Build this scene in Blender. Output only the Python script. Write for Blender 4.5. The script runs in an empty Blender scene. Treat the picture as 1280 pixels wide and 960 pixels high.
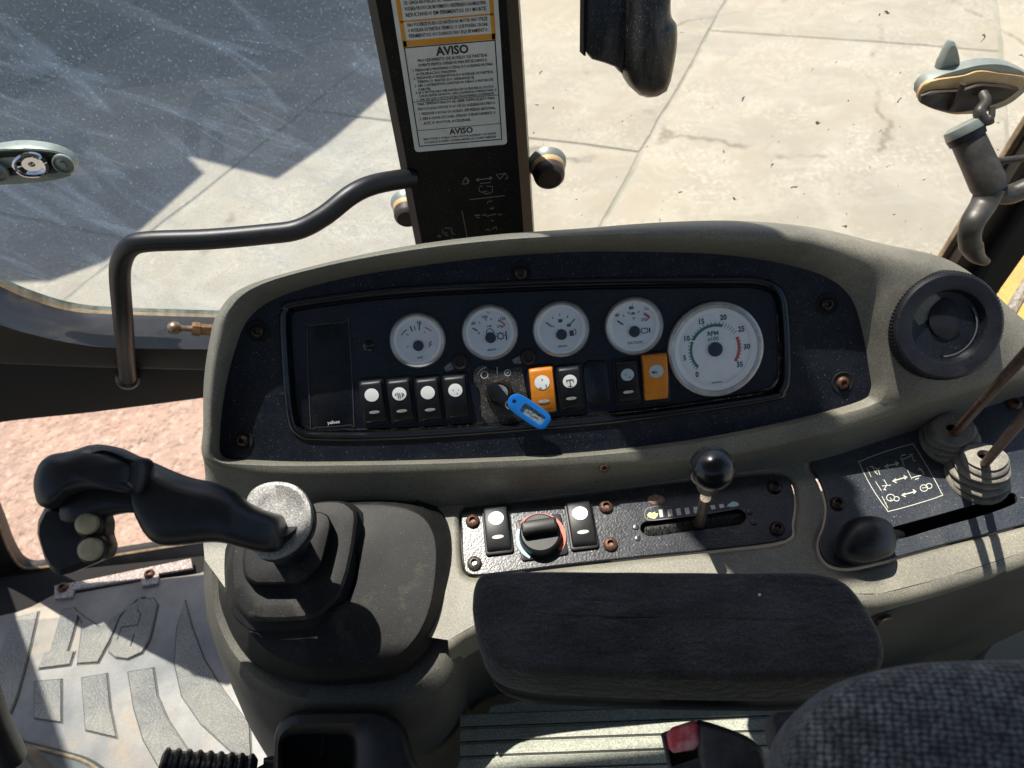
import bpy, bmesh, math, random
from mathutils import Vector, Matrix, noise
from mathutils.geometry import tessellate_polygon
random.seed(7)
scn = bpy.context.scene
col = scn.collection
D = bpy.data
V = Vector
R_ = math.radians

# ---------------------------------------------------------------- camera
FPX, PITCH, ROLL = 931.0, 45.0, 6.0
CAM = V((0, 0, 1.3))
CROT = Matrix.Rotation(R_(90 - PITCH), 3, 'X') @ Matrix.Rotation(R_(-ROLL), 3, 'Z')
cd = D.cameras.new('camera'); cam = D.objects.new('camera', cd); col.objects.link(cam)
cam.location = CAM; cam.rotation_euler = CROT.to_euler()
cd.lens = 36 * FPX / 1280; cd.sensor_width = 36; cd.clip_start = 0.02; cd.clip_end = 2000
cd.dof.use_dof = True; cd.dof.focus_distance = 0.85; cd.dof.aperture_fstop = 7.0
scn.camera = cam

# ---------------------------------------------------------------- light
SUN = V((-0.20, 0.28, 0.94)).normalized()
sl = D.lights.new('sun', 'SUN'); sl.energy = 5.0; sl.angle = R_(0.5); sl.color = (1, 0.94, 0.84)
so = D.objects.new('sun', sl); col.objects.link(so)
so.rotation_euler = SUN.to_track_quat('Z', 'Y').to_euler(); so.location = (-3, 3, 8)
w = D.worlds.new('World'); scn.world = w; w.use_nodes = True
nt = w.node_tree; nt.nodes.clear()
sky = nt.nodes.new('ShaderNodeTexSky'); sky.sky_type = 'NISHITA'; sky.sun_disc = False
sky.dust_density = 2.0; sky.ozone_density = 0.85; sky.sun_elevation = math.asin(SUN.z); sky.sun_rotation = math.atan2(SUN.x, SUN.y)
bg = nt.nodes.new('ShaderNodeBackground'); bg.inputs[1].default_value = 0.10
wo = nt.nodes.new('ShaderNodeOutputWorld')
nt.links.new(sky.outputs[0], bg.inputs[0]); nt.links.new(bg.outputs[0], wo.inputs[0])
scn.view_settings.view_transform = 'Standard'; scn.view_settings.look = 'None'
scn.view_settings.exposure = 0.70; scn.view_settings.gamma = 1.0

# ---------------------------------------------------------------- projection helpers: a direction of view met with a real plane
def ray(x, y):
    return (CROT @ V(((x - 640) / FPX, -(y - 480) / FPX, -1.0))).normalized()
def onp(x, y, P, n):
    r = ray(x, y); n = V(n); return CAM + r * ((V(P) - CAM).dot(n) / r.dot(n))
class Plane:
    def __init__(s, P, n, ex=(1, 0, 0)):
        s.P = V(P); s.n = V(n).normalized()
        e = V(ex); s.ex = (e - s.n * e.dot(s.n)).normalized(); s.ey = s.n.cross(s.ex)
    def at(s, x, y, h=0.0):
        return onp(x, y, s.P + s.n * h, s.n)
    def ats(s, pts, h=0.0):
        return [s.at(p[0], p[1], h) for p in pts]
    def frame(s, x, y, h=0.0, rot=0.0):
        m = Matrix((s.ex, s.ey, s.n)).transposed() @ Matrix.Rotation(R_(rot), 3, 'Z')
        return Matrix.Translation(s.at(x, y, h)) @ m.to_4x4()
PANEL = Plane(CAM + ray(680, 450) * 0.8, (0, -math.cos(R_(33)), math.sin(R_(33))))
DECK = Plane((0, .51, .607), (0, -.196, .98))
RPL = Plane((0, .51, .610), (0.03, -.196, .98), (0.94, .33, 0))
FLOOR = Plane((0, 0, 0), (0, 0, 1))
GROUND = Plane((0, 0, -1.1), (0, 0, 1))
def WALL(y): return Plane((0, y, 0), (0, -1, 0))
def FACE(x, y, d): return Plane(CAM + ray(x, y) * d, -ray(x, y))

# ---------------------------------------------------------------- curves
def cr(p0, p1, p2, p3, t):
    a = 2 * p1; b = p2 - p0; c = 2 * p0 - 5 * p1 + 4 * p2 - p3; d = -p0 + 3 * p1 - 3 * p2 + p3
    return 0.5 * (a + b * t + c * t * t + d * t * t * t)
def spline(pts, k=6, closed=True):
    P = [V(p) for p in pts]; n = len(P); out = []
    for i in range(n if closed else n - 1):
        if closed: q = [P[(i + j - 1) % n] for j in range(4)]
        else: q = [P[max(0, min(n - 1, i + j - 1))] for j in range(4)]
        for s in range(k): out.append(cr(*q, s / k))
    if not closed: out.append(P[-1])
    return out
def resample(pts, n, closed=True):
    P = [V(p) for p in pts]
    if closed: P = P + [P[0]]
    L = [0]
    for a, b in zip(P, P[1:]): L.append(L[-1] + (b - a).length)
    out = []; j = 0; m = n if closed else n - 1
    for i in range(n):
        t = L[-1] * i / m
        while j < len(L) - 2 and L[j + 1] < t: j += 1
        f = (t - L[j]) / max(1e-9, L[j + 1] - L[j])
        out.append(P[j].lerp(P[j + 1], min(1, max(0, f))))
    return out
def polar(pts, n, c=None, k=8, smooth=True):
    """closed outline resampled by angle about its centre, so that nested outlines correspond"""
    P = spline([V((p[0], p[1])) for p in pts], k) if smooth else [V((p[0], p[1])) for p in pts]
    c = V(c) if c else sum(P, V((0, 0))) / len(P)
    out = []
    for i in range(n):
        a = 2 * math.pi * i / n; d = V((math.cos(a), math.sin(a))); best = None
        for j in range(len(P)):
            p, q = P[j] - c, P[(j + 1) % len(P)] - c; e = q - p
            den = d.x * e.y - d.y * e.x
            if abs(den) < 1e-9: continue
            t = (p.x * e.y - p.y * e.x) / den; u = (p.x * d.y - p.y * d.x) / den
            if t > 0 and -1e-6 <= u <= 1 + 1e-6 and (best is None or t > best): best = t
        out.append(c + d * (best or 1))
    return out
def area2(P):
    return 0.5 * sum(P[i][0] * P[(i + 1) % len(P)][1] - P[(i + 1) % len(P)][0] * P[i][1] for i in range(len(P)))
def offset(P, d):
    """move a closed outline outward by d (negative: inward)"""
    P = [V((p[0], p[1])) for p in P]; n = len(P); s = 1 if area2(P) > 0 else -1; out = []
    for i in range(n):
        t1 = (P[i] - P[i - 1]); t2 = (P[(i + 1) % n] - P[i])
        t1 = t1.normalized() if t1.length > 1e-9 else t2.normalized(); t2 = t2.normalized() if t2.length > 1e-9 else t1
        n1 = V((t1.y, -t1.x)) * s; n2 = V((t2.y, -t2.x)) * s; m = n1 + n2
        m = m.normalized() if m.length > 1e-6 else n1
        out.append(P[i] + m * d / max(0.5, m.dot(n1)))
    return out
def rrect(w, h, r, k=4, cx=0, cy=0):
    out = []
    for sx, sy, a0 in ((1, 1, 0), (-1, 1, 90), (-1, -1, 180), (1, -1, 270)):
        for i in range(k + 1):
            a = R_(a0 + 90 * i / k); out.append((cx + sx * (w / 2 - r) + r * math.cos(a), cy + sy * (h / 2 - r) + r * math.sin(a)))
    return out
def circle(r, n=32, cx=0, cy=0, ry=None):
    ry = ry or r
    return [(cx + r * math.cos(2 * math.pi * i / n), cy + ry * math.sin(2 * math.pi * i / n)) for i in range(n)]

# ---------------------------------------------------------------- geometry: (verts, faces) pairs
def loft(rings, closed=True, cap0=False, cap1=False):
    n = len(rings[0]); vs = [V(p) for r in rings for p in r]; fs = []
    for i in range(len(rings) - 1):
        for j in range(n if closed else n - 1):
            k = (j + 1) % n; fs.append((i * n + j, i * n + k, (i + 1) * n + k, (i + 1) * n + j))
    for flag, i in ((cap0, 0), (cap1, len(rings) - 1)):
        if flag:
            c = sum((V(p) for p in rings[i]), V((0, 0, 0))) / n; vs.append(c); ci = len(vs) - 1
            for j in range(n): fs.append((ci, i * n + j, i * n + (j + 1) % n))
    return vs, fs
def join(*geos):
    vs, fs = [], []
    for a, b in geos:
        o = len(vs); vs += list(a); fs += [tuple(i + o for i in f) for f in b]
    return vs, fs
def xf(geo, m): return [m @ V(p) for p in geo[0]], geo[1]
def fill(pts, holes=()):
    """flat face with holes"""
    loops = [[V(p) for p in pts]] + [[V(p) for p in h] for h in holes]
    n = (loops[0][1] - loops[0][0])
    bm = bmesh.new(); ed = []
    for lp in loops:
        vv = [bm.verts.new(p) for p in lp]
        ed += [bm.edges.new((vv[i], vv[(i + 1) % len(vv)])) for i in range(len(vv))]
    bmesh.ops.triangle_fill(bm, use_beauty=True, use_dissolve=False, edges=ed)
    bm.verts.index_update()
    g = ([v.co.copy() for v in bm.verts], [tuple(v.index for v in f.verts) for f in bm.faces]); bm.free()
    return g
def slab(pts, up, h0, h1, bev=0.0, holes=(), inset=None):
    """outline (3D, flat) raised along up from h0 to h1 with a bevelled upper edge"""
    up = V(up); P = [V(p) for p in pts]; c = sum(P, V((0, 0, 0))) / len(P)
    ex = up.orthogonal().normalized(); ey = up.cross(ex)
    to2 = lambda q: ((q - c).dot(ex), (q - c).dot(ey))
    to3 = lambda q, h: c + ex * q[0] + ey * q[1] + up * h
    A = [to2(p) for p in P]; rings = [[to3(a, h0) for a in A]]
    if bev:
        rings += [[to3(a, h1 - bev) for a in A], [to3(a, h1 - .3 * bev) for a in offset(A, -.3 * bev)]]; B = offset(A, -bev)
    else: B = A
    top = [to3(b, h1) for b in B]; rings.append(top); gs = [loft(rings)]
    hh = []
    for H in holes:
        Q = [to2(V(p)) for p in H]; hh.append([to3(q, h1) for q in Q]); gs.append(loft([[to3(q, h1) for q in Q], [to3(q, h0) for q in Q]]))
    gs.append(fill(top, hh)); return join(*gs)
def slabl(pts2, h0, h1, bev=0.0, holes=()):
    return slab([V((p[0], p[1], 0)) for p in pts2], (0, 0, 1), h0, h1, bev, [[V((p[0], p[1], 0)) for p in h] for h in holes])
def lathe(prof, n=32, m=None):
    g = loft([[V((r * math.cos(2 * math.pi * i / n), r * math.sin(2 * math.pi * i / n), z)) for i in range(n)] for r, z in prof])
    return xf(g, m) if m else g
def axis_m(a, b):
    a, b = V(a), V(b); q = (b - a).to_track_quat('Z', 'Y'); return Matrix.Translation(a) @ q.to_matrix().to_4x4()
def tube(path, rad, n=12, closed_caps=True, flat=1.0, flatdir=None):
    P = [V(p) for p in path]; rings = []
    rad = rad if isinstance(rad, (list, tuple)) else [rad] * len(P)
    t = (P[1] - P[0]).normalized(); u = (V(flatdir) if flatdir else t.orthogonal()); u = (u - t * u.dot(t)).normalized()
    for i, p in enumerate(P):
        t = ((P[min(i + 1, len(P) - 1)] - P[max(i - 1, 0)])).normalized()
        u = (u - t * u.dot(t)).normalized(); v = t.cross(u)
        rings.append([p + (u * math.cos(2 * math.pi * k / n) * flat + v * math.sin(2 * math.pi * k / n)) * rad[i] for k in range(n)])
    return loft(rings, True, closed_caps, closed_caps)
def box(m, sx, sy, sz, bev=0.0):
    g = slabl(rrect(sx, sy, max(bev, 1e-4), 2 if bev else 1), -sz / 2, sz / 2, bev)
    b = fill([V((p[0], p[1], -sz / 2)) for p in rrect(sx, sy, max(bev, 1e-4), 2 if bev else 1)])
    return xf(join(g, b), m)
def stroke(pts, w, m=None, closed=False, k=0):
    """a flat printed line in a local plane"""
    P = [V((p[0], p[1])) for p in pts]
    if k: P = spline(P, k, closed)
    if closed: P = P + [P[0], P[1]]
    L, Rr = [], []
    for i, p in enumerate(P):
        t = (P[min(i + 1, len(P) - 1)] - P[max(i - 1, 0)]); t = t.normalized() if t.length > 1e-12 else V((1, 0)); q = V((-t.y, t.x)) * w / 2
        L.append(V((p.x + q.x, p.y + q.y, 0))); Rr.append(V((p.x - q.x, p.y - q.y, 0)))
    g = loft([L, Rr], closed=False); return xf(g, m) if m else g
def flat(pts, m=None, z=0.0):
    g = fill([V((p[0], p[1], z)) for p in pts]); return xf(g, m) if m else g
def pstroke(pl, pts, wpx, h, closed=False, k=0):
    """the same, traced on a plane"""
    P = [V((p[0], p[1])) for p in pts]
    if k: P = spline(P, k, closed)
    if closed: P = P + [P[0], P[1]]
    L, Rr = [], []
    for i, p in enumerate(P):
        t = (P[min(i + 1, len(P) - 1)] - P[max(i - 1, 0)]); t = t.normalized() if t.length > 1e-12 else V((1, 0)); q = V((-t.y, t.x)) * wpx / 2
        L.append(pl.at(p.x + q.x, p.y + q.y, h)); Rr.append(pl.at(p.x - q.x, p.y - q.y, h))
    return loft([L, Rr], closed=False)
def pillow(outl, plane, prof, n=48, c=None, smooth=True, shift=(0, 0)):
    """nested copies of an outline at given (scale, height): a solid with a domed face"""
    O = polar(outl, n, c, smooth=smooth); c2 = V(c) if c else sum(O, V((0, 0))) / n
    base = [plane.at(p.x, p.y, 0) for p in O]; cc = plane.at(c2.x, c2.y, 0)
    rings = [[cc + (b - cc) * s + plane.n * h for b in base] for s, h in prof]
    return loft(rings, True, True, True)

# ---------------------------------------------------------------- materials
MATS = {}
def mat(name, c, rough=.5, c2=None, ns=30, mixlo=.42, mixhi=.62, bump=0, bs=700, bd=.0006, speck=None, sps=500, spt=.68, metal=0, spec=.5, coat=0, detail=4, c3=None, n3=8, t3=(.55, .7), stretch=None, sheen=0, grain=.45):
    if name in MATS: return MATS[name]
    m = D.materials.new(name); m.use_nodes = True; N = m.node_tree; L = N.links; b = N.nodes['Principled BSDF']
    b.inputs['Roughness'].default_value = rough; b.inputs['Metallic'].default_value = metal
    b.inputs['Specular IOR Level'].default_value = spec; b.inputs['Coat Weight'].default_value = coat; b.inputs['Coat Roughness'].default_value = .15
    if sheen: b.inputs['Sheen Weight'].default_value = sheen
    tc = N.nodes.new('ShaderNodeTexCoord'); src = tc.outputs['Object']
    if stretch:
        mp = N.nodes.new('ShaderNodeMapping'); mp.inputs['Scale'].default_value = stretch; L.new(src, mp.inputs[0]); src = mp.outputs[0]
    def nz(sc, det=detail, rg=.6):
        t = N.nodes.new('ShaderNodeTexNoise'); t.inputs['Scale'].default_value = sc; t.inputs['Detail'].default_value = det; t.inputs['Roughness'].default_value = rg; L.new(src, t.inputs['Vector']); return t.outputs['Fac']
    def rmp(o, a, bb):
        r = N.nodes.new('ShaderNodeMapRange'); r.inputs[1].default_value = a; r.inputs[2].default_value = bb; L.new(o, r.inputs[0]); return r.outputs[0]
    def mx(f, A, B):
        x = N.nodes.new('ShaderNodeMix'); x.data_type = 'RGBA'; L.new(f, x.inputs[0])
        for v, i in ((A, 6), (B, 7)):
            if isinstance(v, tuple): x.inputs[i].default_value = (*v[:3], 1)
            else: L.new(v, x.inputs[i])
        return x.outputs[2]
    cur = tuple(c)
    if c2: cur = mx(rmp(nz(ns), mixlo, mixhi), cur, tuple(c2))
    if c3: cur = mx(rmp(nz(n3, 6, .7), *t3), cur, tuple(c3))
    if speck: cur = mx(rmp(nz(sps, 1, .5), spt, spt + .05), cur, tuple(speck))
    if speck and grain:
        hv = N.nodes.new('ShaderNodeHueSaturation'); 
        q = N.nodes.new('ShaderNodeMapRange'); q.inputs[1].default_value = .3; q.inputs[2].default_value = .7; q.inputs[3].default_value = 1 - grain; q.inputs[4].default_value = 1 + grain; L.new(nz(620, 2, .7), q.inputs[0]); L.new(q.outputs[0], hv.inputs['Value'])
        if isinstance(cur, tuple): hv.inputs['Color'].default_value = (*cur, 1)
        else: L.new(cur, hv.inputs['Color'])
        cur = hv.outputs[0]
    if isinstance(cur, tuple): b.inputs['Base Color'].default_value = (*cur, 1)
    else: L.new(cur, b.inputs['Base Color'])
    if bump:
        bn = N.nodes.new('ShaderNodeBump'); bn.inputs['Strength'].default_value = bump; bn.inputs['Distance'].default_value = bd
        L.new(nz(bs, 2), bn.inputs['Height']); L.new(bn.outputs[0], b.inputs['Normal'])
    MATS[name] = m; return m
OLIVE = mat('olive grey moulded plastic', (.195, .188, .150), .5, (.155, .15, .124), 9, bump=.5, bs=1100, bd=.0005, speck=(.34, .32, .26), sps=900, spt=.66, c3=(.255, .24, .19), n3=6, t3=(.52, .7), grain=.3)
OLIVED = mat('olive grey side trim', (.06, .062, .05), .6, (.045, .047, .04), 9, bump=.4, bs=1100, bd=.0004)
FACEP = mat('black textured dash plastic', (.005, .008, .016), .5, (.011, .014, .022), 40, spec=.3, bump=.55, bs=1500, bd=.0005, speck=(.30, .30, .30), sps=900, spt=.71)
FACEI = mat('black gloss instrument plate', (.004, .006, .012), .32, (.010, .012, .016), 22, spec=.35, bump=.35, bs=1500, bd=.0003, speck=(.22, .21, .2), sps=1100, spt=.72)
STRIP = mat('worn black painted steel', (.014, .017, .024), .28, (.032, .036, .045), 26, bump=.4, bs=420, bd=.0006, speck=(.3, .29, .28), sps=650, spt=.70, c3=(.09, .05, .03), n3=14, t3=(.66, .72))
BLK = mat('black plastic', (.008, .009, .011), .42, (.014, .015, .018), 60, spec=.35, bump=.12, bs=900)
BLKG = mat('glossy black plastic', (.006, .007, .009), .24, bump=.06, bs=300, coat=.15)
RUB = mat('dusty black rubber', (.007, .0075, .008), .6, (.015, .0155, .016), 14, spec=.28, bump=.3, bs=900, bd=.0004, speck=(.16, .15, .12), sps=1000, spt=.72, c3=(.07, .062, .048), n3=9, t3=(.58, .75))
GRIP = mat('worn black grip rubber', (.006, .007, .010), .40, (.013, .016, .021), 25, bump=.15, bs=900, bd=.0003, speck=(.1, .1, .1), sps=800, spt=.75)
DISC = mat('dust covered saddle disc', (.22, .22, .22), .38, (.32, .32, .31), 60, metal=.35, bump=.8, bs=1100, bd=.0008, speck=(.55, .53, .5), sps=1200, spt=.6)
FAB = mat('black velour armrest cloth', (.019, .0188, .0188), .95, (.042, .041, .040), 24, bump=1.0, bs=150, bd=.0026, c3=(.075, .066, .058), n3=8, t3=(.60, .78), sheen=.12, speck=(.06, .058, .056), sps=1100, spt=.62, stretch=(.75, 1.15, 1), detail=9, grain=.5)
RUST = mat('rusty screw steel', (.10, .045, .028), .5, (.17, .10, .07), 300, metal=.5, bump=.4, bs=900)
ZINC = mat('zinc screw steel', (.25, .24, .22), .35, (.12, .10, .09), 300, metal=.8)
DARKS = mat('blackened screw steel', (.035, .03, .028), .4, (.08, .05, .035), 400, metal=.6)
RODR = mat('rusty lever rod', (.125, .062, .042), .5, (.07, .038, .028), 90, metal=.35, bump=.5, bs=500, c3=(.25, .17, .12), n3=60, t3=(.58, .7))
BOOT = mat('dusty grey rubber boot', (.25, .235, .195), .8, (.15, .14, .12), 30, bump=.6, bs=600, bd=.0006, speck=(.5, .46, .38), sps=700, spt=.68, grain=.2)
SILV = mat('brushed silver bezel', (.6, .6, .58), .38, (.46, .46, .45), 80, metal=.6)
DIAL = mat('white gauge dial', (.88, .90, .91), .45, (.84, .87, .89), 60)
DIALR = mat('white gauge ring', (.9, .9, .89), .3)
INK = mat('black ink', (.015, .018, .02), .5)
GRN = mat('green gauge ink', (.01, .16, .08), .5)
RED = mat('red gauge ink', (.55, .06, .05), .5)
WHT = mat('white printed ink', (.72, .72, .66), .5, (.5, .5, .45), 200)
ORG = mat('orange rocker plastic', (.80, .27, .02), .4, (.7, .22, .015), 60, speck=(.3, .1, .02), sps=300, spt=.76, bump=.1, grain=.08)
BLUE = mat('blue tag plastic', (.01, .17, .55), .25, bump=.05)
TAGW = mat('grey tag insert', (.28, .34, .34), .4, (.15, .2, .22), 300)
CREAM = mat('cream thumb button', (.50, .42, .27), .5, (.36, .29, .18), 90)
PIL = mat('black painted steel post', (.004, .004, .005), .4, (.007, .007, .007), 30, bump=.35, bs=500, bd=.0005, speck=(.10, .10, .09), sps=700, spt=.71, spec=.22, c3=(.06, .057, .048), n3=11, t3=(.64, .8))
RAIL = mat('black painted window rail', (.010, .011, .014), .42, (.018, .018, .019), 20, bump=.2, bs=300, c3=(.07, .055, .035), n3=9, t3=(.56, .75))
BROWN = mat('dusty brown black rail face', (.040, .030, .021), .5, (.028, .022, .017), 20, bump=.3, bs=300)
UNDER = mat('black lining', (.004, .004, .005), .8)
TUBEM = mat('black enamel tube', (.009, .010, .012), .42, (.016, .016, .016), 30, bump=.12, bs=300, c3=(.06, .035, .015), n3=14, t3=(.62, .72))
SEAL = mat('beige window seal', (.36, .27, .16), .7, (.22, .16, .10), 60, bump=.4, bs=400)
SEALG = mat('clear rubber glazing lip', (.30, .33, .28), .35, (.15, .17, .14), 60)
STK = mat('white sticker', (.70, .70, .66), .5, (.62, .62, .58), 30)
STKO = mat('orange sticker print', (.70, .30, .02), .5, (.6, .25, .015), 30)
MAT_ = mat('grey rubber floor mat', (.20, .205, .205), .42, (.36, .345, .31), 6, .38, .62, bump=.3, bs=500, bd=.0006, c3=(.42, .34, .25), n3=4, t3=(.54, .68), speck=(.48, .46, .42), sps=400, spt=.72, grain=.12, detail=7)
PAD = mat('stippled rubber pad', (.20, .205, .20), .6, (.31, .30, .26), 6, bump=1.0, bs=600, bd=.002, speck=(.46, .44, .38), sps=700, spt=.54, grain=.35)
RIBM = mat('grey green ribbed mat', (.33, .345, .28), .6, (.27, .285, .235), 20, bump=.5, bs=600, bd=.0006, speck=(.4, .42, .35), sps=600, spt=.64)
ALU = mat('worn threshold strip', (.40, .35, .33), .55, (.25, .22, .21), 150, bump=.8, bs=420, bd=.0015, speck=(.75, .70, .68), sps=450, spt=.56)
YEL = mat('yellow fender paint', (.50, .29, .07), .5, (.44, .26, .075), 12, bump=.3, bs=60, bd=.002, speck=(.2, .12, .05), sps=120, spt=.70)
FOOT = mat('grey grit strip', (.30, .27, .22), .8, (.15, .13, .11), 90, bump=.8, bs=250, bd=.003)
LATG = mat('grey green latch zinc', (.33, .37, .34), .45, (.26, .29, .26), 30, metal=.3)
LATO = mat('warm zinc latch edge', (.72, .48, .22), .5, (.6, .4, .2), 30, metal=.05)
LATB = mat('brown black latch face', (.045, .032, .026), .5, (.07, .05, .04), 40, bump=.3, bs=400)
HAND = mat('worn grey handle', (.055, .052, .046), .45, (.11, .105, .095), 25, metal=.3, bump=.3, bs=400, c3=(.06, .045, .035), n3=14)
MIRR = mat('black scuffed mirror shell', (.008, .008, .010), .36, (.075, .07, .058), 14, .5, .66, bump=.25, bs=500, stretch=(3, 1, .5), speck=(.2, .19, .16), sps=600, spt=.66)
CHR = mat('chrome', (.6, .58, .6), .08, metal=1)
STUD = mat('rusty ball stud', (.36, .28, .2), .4, (.22, .12, .06), 120, metal=.6)
BRASS = mat('rusty hex nut', (.30, .18, .08), .5, (.2, .1, .05), 120, metal=.5)
REDB = mat('faded red buckle button', (.72, .09, .12), .4, (.8, .42, .44), 60, .45, .62, bump=.2)
BUCK = mat('scuffed black buckle plastic', (.02, .021, .024), .5, (.045, .045, .048), 60, bump=.5, bs=500)
PANELG = mat('grey trim moulding', (.12, .14, .145), .5, bump=.2)
CASTM = mat('added caster grey', (.3, .3, .3), .6, (.2, .2, .2), 5)
DISP = mat('matt dark display film', (.006, .008, .013), .4, (.012, .013, .015), 30, spec=.3, speck=(.2, .2, .19), sps=1000, spt=.74)
HUB = mat('gauge hub', (.006, .006, .007), .5, spec=.2, bump=.5, bs=900)

# woven seat cloth: rows of raised knots
def seat_mat():
    m = D.materials.new('knitted grey seat cloth'); m.use_nodes = True; N = m.node_tree; L = N.links; b = N.nodes['Principled BSDF']
    b.inputs['Roughness'].default_value = .95; b.inputs['Sheen Weight'].default_value = .2
    tc = N.nodes.new('ShaderNodeTexCoord'); mp = N.nodes.new('ShaderNodeMapping'); mp.inputs['Scale'].default_value = (250, 330, 250); mp.inputs['Rotation'].default_value = (0, 0, .25)
    nz = N.nodes.new('ShaderNodeTexNoise'); nz.inputs['Scale'].default_value = 300; nz.inputs['Detail'].default_value = 3; L.new(tc.outputs['UV'], nz.inputs['Vector'])
    ad = N.nodes.new('ShaderNodeVectorMath'); ad.operation = 'MULTIPLY_ADD'; ad.inputs[1].default_value = (.004, .004, .004)
    L.new(nz.outputs['Color'], ad.inputs[0]); L.new(tc.outputs['UV'], ad.inputs[2]); L.new(ad.outputs[0], mp.inputs[0])
    vo = N.nodes.new('ShaderNodeTexVoronoi'); vo.inputs['Randomness'].default_value = .3; vo.inputs['Scale'].default_value = 1; vo.voronoi_dimensions = '2D'; L.new(mp.outputs[0], vo.inputs['Vector'])
    rp = N.nodes.new('ShaderNodeMapRange'); rp.inputs[1].default_value = .15; rp.inputs[2].default_value = .6; rp.inputs[3].default_value = 1; rp.inputs[4].default_value = 0; L.new(vo.outputs['Distance'], rp.inputs[0])
    n2 = N.nodes.new('ShaderNodeTexNoise'); n2.inputs['Scale'].default_value = 90; n2.inputs['Detail'].default_value = 4; L.new(tc.outputs['UV'], n2.inputs['Vector'])
    n2r = N.nodes.new('ShaderNodeMapRange'); n2r.inputs[1].default_value = .35; n2r.inputs[2].default_value = .68; n2r.inputs[3].default_value = .18; L.new(n2.outputs['Fac'], n2r.inputs[0])
    ml = N.nodes.new('ShaderNodeMath'); ml.operation = 'MULTIPLY'; L.new(rp.outputs[0], ml.inputs[0]); L.new(n2r.outputs[0], ml.inputs[1])
    mx = N.nodes.new('ShaderNodeMix'); mx.data_type = 'RGBA'; mx.inputs[6].default_value = (.008, .009, .012, 1); mx.inputs[7].default_value = (.25, .255, .265, 1); L.new(ml.outputs[0], mx.inputs[0]); L.new(mx.outputs[2], b.inputs['Base Color'])
    bn = N.nodes.new('ShaderNodeBump'); bn.inputs['Strength'].default_value = .8; bn.inputs['Distance'].default_value = .002; L.new(rp.outputs[0], bn.inputs['Height']); L.new(bn.outputs[0], b.inputs['Normal'])
    return m
SEATM = seat_mat()

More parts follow.
